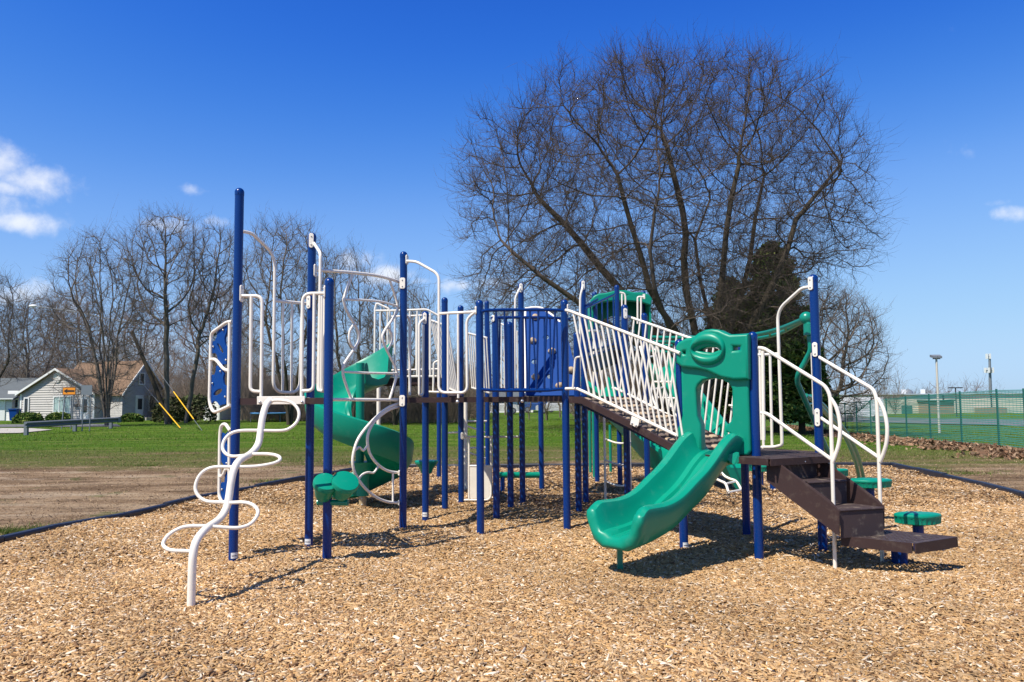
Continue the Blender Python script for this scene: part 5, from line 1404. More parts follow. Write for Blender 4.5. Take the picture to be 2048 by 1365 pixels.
conifer(1552, 45, 490, 105, 46000, 71, 'tall dark evergreen behind the right side of the big bare tree')
conifer(1465, 47, 560, 92, 30000, 72, 'shorter dark evergreen behind the slide hood')
conifer(1602, 44, 620, 55, 16000, 73, 'small evergreen beside the tallest right hand blue post')

# clipped evergreen bushes by the houses
def bush(px, Y_, hw, h, label, seed, pal=EPAL, n_=2600):
    rg = np.random.default_rng(seed); b_ = G(px, Y_)
    p = rg.normal(0, 1, (n_, 3)); p /= np.linalg.norm(p, axis=1, keepdims=True); p[:, 2] = np.abs(p[:, 2]); p *= rg.uniform(.75, 1.0, (n_, 1))
    p = np.sign(p) * np.abs(p) ** .75
    cen = np.stack([b_.x + p[:, 0] * hw, b_.y + p[:, 1] * hw * .8, b_.z + p[:, 2] * h], 1)
    V_, F_q, cc = leafquads(cen, .11, rg, pal)
    o = thing('bush', tuple(b_), label, 'bush', 'clipped bushes')
    npobj('foliage', V_, F_q, LEAF, o, cc)
    mb = MB()
    for k in range(5): mb.tube([(b_.x, b_.y, b_.z - .05), (b_.x + rg.normal(0, hw * .4), b_.y + rg.normal(0, hw * .3), b_.z + h * .7)], [.03, .012], 6)
    obj('stem', mb, BARK, o)
bush(58, 61, 1.02, .78, 'rounded green bush at the left corner of the grey house', 81)
bush(119, 61, .85, .78, 'rounded green bush under the picture window of the grey house', 82)
bush(265, 63, .8, .6, 'low dark bush beside the white door of the grey house', 83)
BPAL = [(.05, .06, .025), (.07, .08, .03), (.04, .05, .02), (.09, .085, .04)]
bush(345, 60, 1.4, 1.9, 'large loose dark shrub to the left of the guy wires', 84, BPAL, 2400)
bush(392, 61, 1.5, 2.1, 'large loose greenish shrub behind the right guy wire', 85, [(.09, .115, .045), (.06, .075, .03), (.12, .13, .06)], 2200)

# brush along the back of the lawn: one tangle
rg = np.random.default_rng(90)
def brush(n_, px0, px1, Y0, Y1, h, seed):
    rg = np.random.default_rng(seed)
    px = rg.uniform(px0, px1, n_); Yv = rg.uniform(Y0, Y1, n_)
    x = (px - 1024) / FPX * Yv
    base = np.stack([x, Yv, gz(x, Yv)], 1); d = rg.normal(0, .35, (n_, 3)); d[:, 2] = 1
    hh = h * (.55 + .45 * np.sin(px * .05) * np.sin(px * .021 + 1))
    (a, b_, c_, e_), tips = twigs(base, d, 1, 1.0, rg, .016, 4, .3, .25, .28)
    # scale heights
    k = len(base); L_ = np.tile(hh, 4)
    tb_ = np.concatenate([q_ for q_, _ in tips]); td = np.concatenate([q_ for _, q_ in tips])
    sc_ = np.tile(hh, 4)[:, None]
    org = np.tile(base, (4, 1))
    a = org + (a - org) * sc_; b_ = org + (b_ - org) * sc_; tb_ = org + (tb_ - org) * sc_
    (a2, b2, c2, e2), _t = twigs(tb_, td, 2, h * .3, rg, .009, 3, .2, .7, .3)
    return segmesh(np.concatenate([a, a2]), np.concatenate([b_, b2]), np.concatenate([c_, c2]), np.concatenate([e_, e2]), 3)
V1, F1 = brush(3000, 480, 975, 60, 76, 4.8, 91)
V2_, F2 = brush(2600, 235, 520, 68, 88, 6.0, 92)
V3, F3 = brush(2400, -60, 260, 77, 96, 7.0, 93)
V4, F4 = brush(900, 690, 935, 53, 57, 3.2, 94)
V7, F7 = brush(2600, 1150, 1500, 50, 62, 6.0, 98)
V4, F4 = np.concatenate([V4, V7]), np.concatenate([F4, F7 + len(V4)])
tag(npobj('brush', np.concatenate([V1, V2_, V3, V4]), np.concatenate([F1, F2 + len(V1), F3 + len(V1) + len(V2_), F4 + len(V1) + len(V2_) + len(V3)]), TWIGG), 'tangle of leafless brush along the far side of the lawn', 'brush', kind='stuff')
# distant wood line
rg = np.random.default_rng(95)
V5, F5 = brush(3600, -700, 1500, 100, 140, 6.2, 96)
V6, F6 = brush(1800, 1560, 2500, 170, 210, 3.6, 97)
tag(npobj('far_wood', np.concatenate([V5, V6]), np.concatenate([F5, F6 + len(V5)]), TWIGR), 'far off belt of leafless woodland on the skyline', 'woodland', kind='stuff')

# ================================================================ houses
def siding(name, col, pitch=.2, vert=False):
    m, t, b = mat_new(name)
    g_ = t.add('ShaderNodeNewGeometry').outputs['Position']; sp = t.add('ShaderNodeSeparateXYZ'); t.l.new(g_, sp.inputs[0])
    ax = sp.outputs[0] if vert else sp.outputs[2]
    f = t.math('FRACT', t.math('DIVIDE', ax, pitch))
    c_ = t.mix(t.noise(2.0, 4, .6, g_), tuple(x * .9 for x in col), tuple(min(1, x * 1.06) for x in col))
    t.put(b.inputs['Base Color'], c_); b.inputs['Roughness'].default_value = .7
    bp = t.add('ShaderNodeBump'); bp.inputs['Strength'].default_value = 1; bp.inputs['Distance'].default_value = .05
    t.put(bp.inputs['Height'], t.math('SUBTRACT', 1.0, f)); t.put(b.inputs['Normal'], bp.outputs[0])
    return m
SIDE = siding('grey_siding', (.44, .42, .395)); SIDEW = siding('white_siding', (.72, .72, .70)); SIDED = siding('cream_panel_wall', (.66, .61, .49), 1.2, True)
TRIM = paint('white_trim', (.78, .78, .77), .5, .03)
SHING = paint('tan_shingles', (.20, .125, .078), .9, .25, .8, 12, dirt=(.15, .09, .06), dscale=5, damt=.5)
SHINGG = paint('slate_shingles', (.10, .115, .125), .9, .25, .8, 12)
m, t, b = mat_new('window_glass'); b.inputs['Base Color'].default_value = (.03, .04, .05, 1); b.inputs['Roughness'].default_value = .06; GLASS = m
CURT = paint('pale_blind', (.35, .47, .46), .6, .05)
ASPH = paint('asphalt', (.14, .14, .145), .9, .15, .5, 40); CONC = paint('pale_concrete', (.42, .39, .35), .9, .12, .5, 30, dirt=(.25, .22, .19), dscale=2, damt=.5)
DARKM = paint('dark_metal', (.05, .05, .055), .5, .2); GALV = paint('galvanised_steel', (.17, .19, .215), .5, .15); POLEM = paint('pale_steel_pole', (.60, .56, .50), .5, .1)
def wpane(parent, c_, w_, h, mullions=0, glass=None, nrm=(0, -1, 0)):
    """window on a wall facing the viewer: frame with pane set in it"""
    x, y, z_ = c_; fr = .1
    mb = MB()
    for sx in (-1, 1): mb.box((x + sx * w_ / 2, y - .03, z_), fr, .09, h + fr)
    for sz_ in (-1, 1): mb.box((x, y - .03, z_ + sz_ * h / 2), w_ - fr, .085, fr)
    for k in range(mullions): mb.box((x - w_ / 2 + w_ * (k + 1) / (mullions + 1), y - .025, z_), .07, .07, h - fr)
    o = obj('window', mb, TRIM, parent, smooth=False)
    mb = MB(); mb.box((x, y - .012, z_), w_ - fr, .02, h - fr); obj('pane', mb, glass or GLASS, o, smooth=False)
    return o
def gable_roof(parent, x0, x1, y0, y1, ze, zr, axis, mat, ov=.3, th=.14, name='roof'):
    mb = MB()
    if axis == 'y':
        xm = (x0 + x1) / 2; k = (zr - ze) / (xm - x0)
        for s_, xa in ((-1, x0), (1, x1)):
            A_ = Vector((xa + s_ * ov, y0 - ov, ze - k * ov)); B_ = Vector((xm, y0 - ov, zr)); mb.prism([A_, B_, B_ + Vector((0, y1 - y0 + 2 * ov, 0)), A_ + Vector((0, y1 - y0 + 2 * ov, 0))], (0, 0, th))
    else:
        ym = (y0 + y1) / 2; k = (zr - ze) / (ym - y0)
        for s_, ya in ((-1, y0), (1, y1)):
            A_ = Vector((x0 - ov, ya + s_ * ov, ze - k * ov)); B_ = Vector((x0 - ov, ym, zr)); mb.prism([A_, B_, B_ + Vector((x1 - x0 + 2 * ov, 0, 0)), A_ + Vector((x1 - x0 + 2 * ov, 0, 0))], (0, 0, th))
    return obj(name, mb, mat, parent, smooth=False)
def wall5(x0, x1, y0, y1, z0, ze, zr, axis):
    """box with gable ends"""
    mb = MB()
    if axis == 'y':
        xm = (x0 + x1) / 2; mb.prism([Vector(p) for p in [(x0, y0, z0), (x1, y0, z0), (x1, y0, ze), (xm, y0, zr), (x0, y0, ze)]], (0, y1 - y0, 0))
    else:
        ym = (y0 + y1) / 2; mb.prism([Vector(p) for p in [(x0, y0, z0), (x0, y0, ze), (x0, ym, zr), (x0, y1, ze), (x0, y1, z0)]], (x1 - x0, 0, 0))
    return mb
# grey house (left)
HYd = 66.0
hx = lambda px: at(px, 800, HYd).x
hzv = lambda py: at(110, py, HYd).z
hs_ = thing('grey_house', (hx(120), HYd, 0), 'grey sided single storey house with tan roof behind the arrow sign', 'house')
zw = hzv(787); zr = hzv(739)
x0, x1 = -8.4, 0.0
obj('wall', wall5(x0, x1, 0, 9, -.1, zw, zr, 'y'), SIDE, hs_, smooth=False)
gable_roof(hs_, x0, x1, 0, 6.5, zw, zr, 'y', SHING)
mb = MB(); zr2 = 0.0                                            # lapped boards on the front
while zr2 < zr - .3:
    hwz = (x1 - x0) / 2 * (1 if zr2 + .15 < zw else max(0, (zr - zr2 - .17) / (zr - zw)))
    if hwz > .2:
        xm_ = (x0 + x1) / 2
        vs = [(xm_ - hwz, -.045, zr2), (xm_ + hwz, -.045, zr2), (xm_ + hwz, -.004, zr2 + .2), (xm_ - hwz, -.004, zr2 + .2), (xm_ - hwz, 0, zr2), (xm_ + hwz, 0, zr2)]
        mb.add(vs, [[0, 1, 2, 3], [4, 5, 1, 0]])
    zr2 += .2
obj('siding', mb, SIDE, hs_, smooth=False)
xm = (x0 + x1) / 2; k = (zr - zw) / (xm - x0)
for s_, xa in ((-1, x0), (1, x1)): obj('barge_board', MB().beam(Vector((xa + s_ * .3, -.33, zw - k * .3 + .06)), Vector((xm, -.33, zr + .06)), .05, .18), TRIM, hs_, smooth=False)
obj('gable_vent', MB().lathe([(.42, 0), (.42, .05), (.3, .06), (.28, .03), (.02, .03)], (xm, -.05, hzv(755)), (0, -1, 0), 20), TRIM, hs_)
lx = lambda px: (px - 190) / 150 * 8.4                         # photo column to place along the front wall
wpane(hs_, (lx(127), -.05, hzv(810)), 1.9, 1.35, 2, CURT); wpane(hs_, (lx(54), -.05, hzv(812)), .5, 1.35)
for xx in (x0 + .07, x1 - .07): obj('corner_board', MB().box((xx, -.04, zw / 2), .16, .06, zw), TRIM, hs_, smooth=False)
dr_ = obj('door', MB().box((lx(172), -.05, 1.0), .9, .1, 2.0), TRIM, hs_, smooth=False)
obj('pane', MB().box((lx(172), -.105, 1.25), .55, .03, 1.1), GLASS, dr_, smooth=False)
obj('mailbox', MB().box((lx(155), -.1, hzv(812)), .3, .16, .2), DARKM, hs_, smooth=False)
# main wing behind, its gable end on the right
wz = hzv(732) + .35
obj('wall', wall5(-5.0, 2.1, .8, 5.2, -.1, zw + .1, wz, 'x'), SIDE, hs_, smooth=False)
gable_roof(hs_, -5.0, 2.1, .8, 5.2, zw + .1, wz, 'x', SHING)
front_kids = list(hs_.children_recursive)
# pieces of the gable end, built facing forward and then turned a quarter
n0 = set(o.name for o in bpy.data.objects)
wpane(hs_, (2.0, 0, hzv(758)), .55, .95); wpane(hs_, (3.2, 0, hzv(808)), .7, 1.3)
dr_ = obj('door', MB().box((1.8, -.03, 1.05), .8, .08, 2.1), TRIM, hs_, smooth=False)
obj('pane', MB().box((1.8, -.08, 1.35), .45, .03, .9), GLASS, dr_, smooth=False)
obj('step', MB().box((2.2, -.6, .1), 1.6, 1.2, .25), CONC, hs_, smooth=False)
ym = 2.2; kk = (wz - zw - .1) / ym
for s_, ya in ((-1, 0.0), (1, 4.4)): obj('barge_board', MB().beam(Vector((ya + s_ * .3, -.33, zw + .1 - kk * .3 + .06)), Vector((ym, -.33, wz + .06)), .05, .18), TRIM, hs_, smooth=False)
for o in [o for o in hs_.children_recursive if o.name not in n0]:
    o.data.transform(Matrix.Translation((2.1, .8, 0)) @ Matrix.Rotation(math.pi / 2, 4, 'Z'))
TH = Matrix.Translation((hx(190), HYd, 0)) @ Matrix.Rotation(R(-20), 4, 'Z')
for o in hs_.children_recursive: o.data.transform(TH)
# garage
ga = thing('garage', (hx(8), HYd + 4, 0), 'white garage with slate grey roof at the left edge', 'garage')
gx0, gx1 = at(-95, 800, 70).x, at(24, 800, 70).x
obj('wall', wall5(gx0, gx1, 70, 78, -.1, at(0, 800, 70).z + .1 + .05, at(0, 770, 70).z, 'x'), SIDEW, ga, smooth=False)
gable_roof(ga, gx0, gx1, 70, 78, at(0, 800, 70).z + .15, at(0, 764, 74).z + .2, 'x', SHINGG, .4)
mb = MB(); mb.box((at(-18, 800, 70).x, 69.96, 1.0), 2.6, .08, 2.0); obj('garage_door', mb, TRIM, ga, smooth=False)
mb = MB(); mb.beam((gx0 - .3, 69.55, at(0, 800, 70).z + .08), (gx1 + .4, 69.55, at(0, 800, 70).z + .08), .1, .1); obj('gutter', mb, TRIM, ga, smooth=False)
wpane(ga, (at(33, 800, 72).x, 69.97, 1.35), .5, .8) if False else None
# link between garage and house with blue bin
lk = thing('breezeway', (at(32, 800, 70.5).x, 70.5, 0), 'low pale link wall with small window between garage and grey house', 'outbuilding')
mb = MB(); mb.box((at(33, 800, 71).x, 72, 1.25), .95, 3, 2.7); obj('wall', mb, SIDEW, lk, smooth=False)
wpane(lk, (at(33, 800, 70.5).x, 70.5, 1.45), .45, .8)
bn = thing('wheelie_bin', (at(31, 800, 67.5).x, 67.5, 0), 'blue wheeled bin between garage and grey house', 'bin')
bx_ = at(31, 800, 67.5).x
obj('body', MB().loft([[Vector((bx_ + a * .27, 67.5 + b2 * .27, .05)) for a, b2 in ((-1, -1), (1, -1), (1, 1), (-1, 1))], [Vector((bx_ + a * .33, 67.5 + b2 * .33, .95)) for a, b2 in ((-1, -1), (1, -1), (1, 1), (-1, 1))]]), BLUEP, bn, smooth=False)
mb = MB(); mb.box((bx_, 67.48, 1.0), .72, .74, .08); obj('lid', mb, BLUEP, bn, smooth=False)

# white building behind the white climber, white fence, trampoline
HB = 84.0
hb_ = thing('white_house', (at(525, 800, HB).x, HB, 0), 'long white house far behind the white loop climber', 'house')
x0, x1 = at(476, 800, HB).x, at(580, 800, HB).x
obj('wall', wall5(x0, x1, HB, HB + 8, -.1, at(500, 782, HB).z, at(500, 752, HB + 4).z, 'x'), SIDEW, hb_, smooth=False)
gable_roof(hb_, x0, x1, HB, HB + 8, at(500, 782, HB).z, at(500, 754, HB + 4).z, 'x', SHINGG, .35)
for px in (500, 552): wpane(hb_, (at(px, 800, HB).x, HB, 1.5), 1.3, 1.1, 1)
mb = MB(); mb.box((at(490, 800, HB).x + .8, HB + 3, at(420, 745, HB + 4).z - .4), .7, .7, 1.6); obj('chimney', mb, paint('old_brick', (.25, .10, .07), .9, .3), hb_, smooth=False)
shd = thing('shed', (at(425, 800, 66).x, 66, 0), 'small white shed beside the bubble panel of the climber', 'shed')
x0, x1 = at(408, 800, 66).x, at(441, 800, 66).x
obj('wall', wall5(x0, x1, 66, 69, -.05, at(420, 806, 66).z, at(420, 792, 66).z, 'y'), SIDEW, shd, smooth=False); gable_roof(shd, x0, x1, 66, 69, at(420, 806, 66).z, at(420, 792, 66).z, 'y', SHINGG, .15, .08)
mb = MB(); mb.box((x1 - .1, 65.97, .75), .12, .05, 1.5); obj('corner_board', mb, TRIM, shd, smooth=False)
WOODF = siding('weathered_board_fence', (.40, .35, .30), .14, True)
wf = thing('board_fence', (at(615, 800, 64).x, 64, 0), 'weathered grey board fence seen under the triangular deck', 'fence')
x0, x1 = at(583, 800, 64).x, at(662, 800, 64).x
mb = MB(); n_ = int((x1 - x0) / .15)
for i in range(n_): mb.box((x0 + (i + .5) * .15, 64, .85), .138, .025, 1.7 + .04 * math.sin(i * 7.1))
obj('board', mb, WOODF, wf, smooth=False)
for z_ in (.4, 1.3): obj('rail', MB().box(((x0 + x1) / 2, 63.96, z_), x1 - x0, .04, .09), WOODF, wf, smooth=False)
tr_ = thing('trampoline', (at(541, 800, 60).x, 60, 0), 'round trampoline with blue pad behind the loop climber', 'trampoline')
cx_, rt = at(541, 800, 60).x, 37 * 60 / FPX
obj('pad', MB().tube([(cx_ + math.cos(a) * rt, 60 + math.sin(a) * rt, .62) for a in [2 * math.pi * i / 32 for i in range(32)]], .06, 8, closed=True), paint('light_blue_pad', (.12, .33, .62), .5, .05), tr_)
obj('jump_mat', MB().lathe([(rt * .95, 0), (rt * .95, .015), (.01, .016)], (cx_, 60, .6), n=28), DARKM, tr_)
for k in range(6):
    a = 2 * math.pi * k / 6 + .3; obj('leg', MB().tube([(cx_ + math.cos(a) * rt, 60 + math.sin(a) * rt, .6), (cx_ + math.cos(a) * rt, 60 + math.sin(a) * rt, -.02)], .03, 8), GALV, tr_)

# white house and cars seen under the deck
H3 = 92.0
h3 = thing('white_cottage', (at(1010, 800, H3).x, H3, 0), 'white cottage far away, seen under the main deck between blue posts', 'house')
x0, x1 = at(978, 800, H3).x, at(1066, 800, H3).x
obj('wall', wall5(x0, x1, H3, H3 + 7, -.1, at(1000, 803, H3).z + .3, at(1000, 790, H3 + 3).z + .7, 'x'), SIDEW, h3, smooth=False)
gable_roof(h3, x0, x1, H3, H3 + 7, at(1000, 803, H3).z + .3, at(1000, 790, H3 + 3).z + .8, 'x', SHINGG, .35)
wpane(h3, (at(1010, 800, H3).x, H3, 1.2), 1.2, .9, 1); wpane(h3, (at(1040, 800, H3).x, H3, 1.2), .7, .9)
mb = MB(); mb.box((at(1052, 800, H3).x, H3 - .04, 1.0), .9, .08, 2.0); obj('door', mb, TRIM, h3, smooth=False)
def car(px, Y_, col, label, ln=4.3, flip=1):
    g_ = G(px, Y_); x = g_.x; o = thing('parked_car', tuple(g_), label, 'car', 'parked cars beyond the lawn')
    pm = paint('car_paint_' + str(px), col, .2, .03, coat=.6); h = ln / 2
    side = [(-h, .35), (-h, .72), (-h * .93, .86), (-h * .52, .93), (-h * .28, 1.36), (h * .30, 1.42), (h * .62, .98), (h * .94, .88), (h, .7), (h, .35), (h * .78, .28), (-h * .78, .28)]
    mb = MB(); mb.loft([[Vector((x + flip * a, Y_ + s_ * .85 * (1 if z_ < 1 else .84), z_)) for a, z_ in side] for s_ in (-1, 1)]); bo = obj('body', mb, pm, o, smooth=False)
    mb = MB(); mb.prism([Vector((x + flip * a, Y_ - .80, z_)) for a, z_ in [(-h * .45, .95), (-h * .25, 1.30), (h * .27, 1.35), (h * .52, .98)]], (0, -.01, 0)); obj('side_window', mb, GLASS, o, smooth=False)
    for a in (-.62, .62):
        for s_ in (-.76, .76):
            wh = obj('wheel', MB().lathe([(.31, -.1), (.33, -.08), (.33, .08), (.31, .1)], (x + a * h, Y_ + s_, .33), (0, 1, 0), 18), DARKM, o)
            obj('rim', MB().lathe([(.2, -.115), (.2, -.10), (.02, -.10)], (x + a * h, Y_ + s_, .33), (0, 1, 0), 14), GALV, wh)
    return o
car(1112, 84, (.55, .56, .58), 'silver parked car seen under the deck left of the ramp')
car(1078, 90, (.03, .08, .25), 'dark blue parked car seen under the deck behind tree trunks', flip=-1)
car(1000, 82, (.62, .62, .62), 'pale parked car in front of the white cottage')
car(320, 72, (.55, .57, .58), 'silver parked car by the shrubs right of the grey house')
car(880, 84, (.70, .70, .70), 'white parked car seen between posts under the spiral deck')

# ================================================================ roadside things on the left
gr = thing('guardrail', tuple(G(145, 42)), 'low steel guardrail with stout posts in front of the grey house', 'guardrail')
Y0g, Y1g = 38.5, 48.5
ga_, gb_ = at(52, 800, Y0g), at(237, 800, Y1g)
ga_, gb_ = Vector((ga_.x, Y0g, 0)), Vector((gb_.x, Y1g, 0))
zr_ = .47
dr_ = (gb_ - ga_).normalized(); nr = Vector((dr_.y, -dr_.x, 0))
prof = [(0, -.155), (.08, -.115), (.08, -.06), (0, -.02), (0, .02), (.08, .06), (.08, .115), (0, .155), (-.012, .155), (.066, .11), (.066, .065), (-.012, .025), (-.012, -.025), (.066, -.065), (.066, -.11), (-.012, -.155)]
obj('rail_beam', MB().loft([[p + nr * a + Vector((0, 0, zr_ + h)) for a, h in prof] for p in (ga_, ga_.lerp(gb_, .5), gb_)]), GALV, gr, smooth=False)
for t_ in (.03, .5, .93):
    p = ga_.lerp(gb_, t_) - nr * .1; mb = MB(); mb.box((p.x, p.y, .28), .16, .16, .68, Matrix.Rotation(math.atan2(dr_.y, dr_.x), 3, 'Z')); obj('post', mb, GALV, gr, smooth=False)
ep = gb_ + nr * .05; mb = MB(); mb.lathe([(.02, -.17), (.14, -.17), (.14, .17), (.02, .17)], ep + Vector((0, 0, zr_)), n=12); obj('end_piece', mb, GALV, gr)
# arrow sign
SYd = 47.0
sx0, sx1 = at(125.5, 775, SYd), at(151, 790, SYd)
sg = thing('arrow_sign', (at(138, 800, SYd).x, SYd, 0), 'orange road sign with black arrow pointing left', 'road sign')
ORG = paint('orange_sign_sheet', (.80, .27, .012), .45, .04); BLK = paint('black_sign_paint', (.012, .012, .012), .5, .1)
zc = (sx0.z + sx1.z) / 2; xc = (sx0.x + sx1.x) / 2; wd_, hd_ = abs(sx1.x - sx0.x), abs(sx0.z - sx1.z)
mb = MB(); mb.box((xc, SYd, zc), wd_, .02, hd_); pl_ = obj('sign_plate', mb, ORG, sg, smooth=False)
mb = MB(); w_ = wd_ * .44; h_ = hd_ * .33
mb.prism([Vector((xc + a * w_, SYd - .014, zc + b2 * h_)) for a, b2 in [(-.95, 0), (-.25, 1), (-.38, .38), (.95, .32), (.95, -.32), (-.38, -.38), (-.25, -1)]], (0, -.004, 0)); obj('arrow', mb, BLK, pl_, smooth=False)
mb = MB()
for (a, b2, w3, h3_) in ((0, .93, wd_ * .96, .02), (0, -.93, wd_ * .96, .02), (-.965, 0, .02, hd_ * .9), (.965, 0, .02, hd_ * .9)): mb.box((xc + a * wd_ / 2, SYd - .012, zc + b2 * hd_ / 2), w3, .006, h3_)
obj('border_line', mb, BLK, pl_, smooth=False)
for px in (127, 145): obj('post', MB().tube([(at(px - 3, 800, SYd).x, SYd + .05, -.05), (at(px + 2, 800, SYd).x, SYd + .05, zc)], .035, 8), GALV, sg)
S2 = 43.5
s2_ = thing('road_sign', (at(173, 800, S2).x, S2, 0), 'grey back of a road sign on two posts right of the arrow sign', 'road sign')
a_, b_ = at(163, 771, S2), at(184, 790, S2)
mb = MB(); mb.box(((a_.x + b_.x) / 2, S2, (a_.z + b_.z) / 2), abs(b_.x - a_.x), .02, abs(a_.z - b_.z)); obj('sign_plate', mb, GALV, s2_, smooth=False)
for px in (166, 181): obj('post', MB().tube([(at(px - 1, 800, S2).x, S2 + .05, -.05), (at(px, 800, S2).x, S2 + .05, a_.z + .02)], .032, 8), GALV, s2_)
# utility pole with street lamp and the two guy wires
UY = 56.0
YEL = paint('yellow_guy_guard', (.85, .48, .01), .45, .06)
up_ = thing('utility_pole', tuple(G(279, UY)), 'dark leaning pole with a long street lamp arm, right of the grey house', 'utility pole')
ub = G(279, UY); zt = at(279, 600, UY).z
obj('pole', MB().tube([(ub.x + 2.2, ub.y, -.1), (ub.x + .9, ub.y, 3.0), at(264, 664, UY)], [.17, .15, .11], 12), BARK, up_)
arm = [at(268, 668, UY), at(279, 650, UY), at(225, 640, UY), at(150, 624, UY), at(75, 614, UY)]
obj('lamp_arm', MB().tube(cat(arm, 5), .04, 8), GALV, up_)
q_ = at(66, 612.5, UY); obj('lamp_head', MB().sphere((q_.x, q_.y, q_.z), .3, 12, (1, .5, .35)), TRIM, up_)
for lab, (ax, ay), (bx, by), (cx2, cy2), Yg in (('guy wire with yellow guard running down to the lawn, the farther right one', (277, 688), (355, 796), (404, 861.5), 46.0), ('guy wire with yellow guard running down to the lawn, the left one', (279, 760), (320, 812), (362, 858), 48.0)):
    ge = gp(cx2, cy2); top = at(ax, ay, UY)
    f = (at(bx, by, 50) - EYE).normalized()
    o = thing('guy_wire', (ge.x, ge.y, 0), lab, 'guy wire', 'guy wires of the utility pole')
    obj('cable', MB().tube([top, ge], .012, 6), GALV, o)
    t1 = .62 if ay < 700 else .50
    t1 = (by - ay) / (cy2 - ay); obj('guard', MB().tube([top.lerp(ge, t1), top.lerp(ge, .90 if ay < 700 else .99)], .032, 8), YEL, o)
# driveway
def sheet(name, pts, mat, dz=.008):
    me = bpy.data.meshes.new(name); pts = [Vector(p) for p in pts]
    me.from_pydata([(p.x, p.y, p.z + dz) for p in pts], [], [list(range(len(pts)))[::-1]]); me.update()
    return tag(link(name, me, mat, smooth=False), kind='structure')
dv = sheet('driveway', [gp(-160, 869), gp(40, 866.5), gp(105, 860), gp(60, 857), gp(-160, 856)], CONC, .012)
rd2 = sheet('road', [Vector((-60, 53, 0)), Vector((at(235, 800, 50).x, 50.5, 0)), Vector((at(235, 800, 56).x, 56, 0)), Vector((-60, 60, 0))], ASPH, .01)

# ================================================================ right side: fence, leaves, school, poles
FG = paint('green_fence_plastic', (.06, .32, .27), .5, .15); FGP = paint('green_fence_post', (.01, .10, .085), .45, .15)
fpts = [(2290, 16.5), (2180, 18.4), (2048, 21.2), (1993.7, 22.6), (1920, 24.9), (1858, 27.6), (1811, 30.6), (1772, 33.6), (1740, 36.4), (1712, 39.5), (1689, 43), (1668, 47), (1650, 50.5), (1634, 53.5), (1618, 56.5), (1602, 59.5), (1585, 62.5), (1566, 66), (1540, 70)]
fv = []
for px, Yd in fpts: fv.append(G(px, Yd))
fc = thing('mesh_fence', tuple(fv[8]), 'long green mesh fence along the right of the lawn', 'fence')
for v in fv: obj('post', MB().tube([(v.x, v.y, v.z - .1), (v.x, v.y, v.z + 1.72)], .028, 10), FGP, fc)
FH = 1.66
for a_, b_ in zip(fv, fv[1:]):
    L_ = (b_ - a_).length; d = (b_ - a_) / L_; nrm = Vector((-d.y, d.x, 0)).normalized()
    near = a_.y < 34
    # plastic mesh: level strands and upright strands, woven
    mb = MB(); nh = 30 if near else 24
    for i in range(nh):
        z_ = .05 + (FH - .06) * i / (nh - 1); sag = .02 * math.sin(i * 1.3)
        hh = .02 if near else .027
        m_ = (a_ + b_) / 2 + nrm * .01 * math.sin(i)
        P0, P1, P2 = a_ + Vector((0, 0, z_)), m_ + Vector((0, 0, z_ - sag)), b_ + Vector((0, 0, z_))
        vs = [p + nrm * w__ + Vector((0, 0, h)) for p in (P0, P1, P2) for w__, h in ((-.004, -hh / 2), (.004, -hh / 2), (.004, hh / 2), (-.004, hh / 2))]
        mb.add(vs, [[4 * s_ + k, 4 * s_ + (k + 1) % 4, 4 * s_ + 4 + (k + 1) % 4, 4 * s_ + 4 + k] for s_ in (0, 1) for k in range(4)])
    nv = int(L_ / (.09 if near else .14))
    for i in range(nv):
        p = a_ + d * (L_ * (i + .5) / nv) + nrm * (.006 if i % 2 else -.006)
        e = d * .004
        lean = d * (.03 if i % 2 else -.03)
        mb.add([p - e + Vector((0, 0, .04)), p + e + Vector((0, 0, .04)), p + e + lean + Vector((0, 0, FH)), p - e + lean + Vector((0, 0, FH))], [[0, 1, 2, 3]])
    obj('mesh_panel', mb, FG, fc, smooth=False)
obj('top_rail', MB().tube([v + Vector((0, 0, FH + .02)) for v in fv], .009, 8), FG, fc)
# dead leaves drifted against the fence
lv = np.array([(v.x, v.y, v.z) for v in fv])
g_ = np.random.default_rng(101)
n_ = 26000
si = g_.integers(0, len(fv) - 2, n_); tt = g_.uniform(0, 1, n_)
base = lv[si] * (1 - tt)[:, None] + lv[si + 1] * tt[:, None]
dd = lv[si + 1] - lv[si]; dd /= np.linalg.norm(dd, axis=1, keepdims=True)
off = np.abs(g_.normal(0, 1, n_)) ** 1.1 * (.55 + .2 * np.sin(base[:, 1] * 1.9)) * .95
base[:, 0] -= np.abs(dd[:, 1]) * off; base[:, 1] -= np.abs(dd[:, 0]) * off
hx_ = .16 * np.exp(-((off - .45) / .5) ** 2) * g_.uniform(0, 1, n_)
V_, F_q, cc = leafquads(np.stack([base[:, 0], base[:, 1], gz(base[:, 0], base[:, 1]) + hx_ + .0], 1), .065, g_, [(.22, .12, .07), (.29, .175, .105), (.15, .085, .052), (.36, .24, .155), (.20, .13, .085)])
tag(npobj('leaf_litter', V_, F_q, LEAF, col=cc), 'brown dead leaves drifted along the foot of the green fence', 'leaves', kind='stuff')
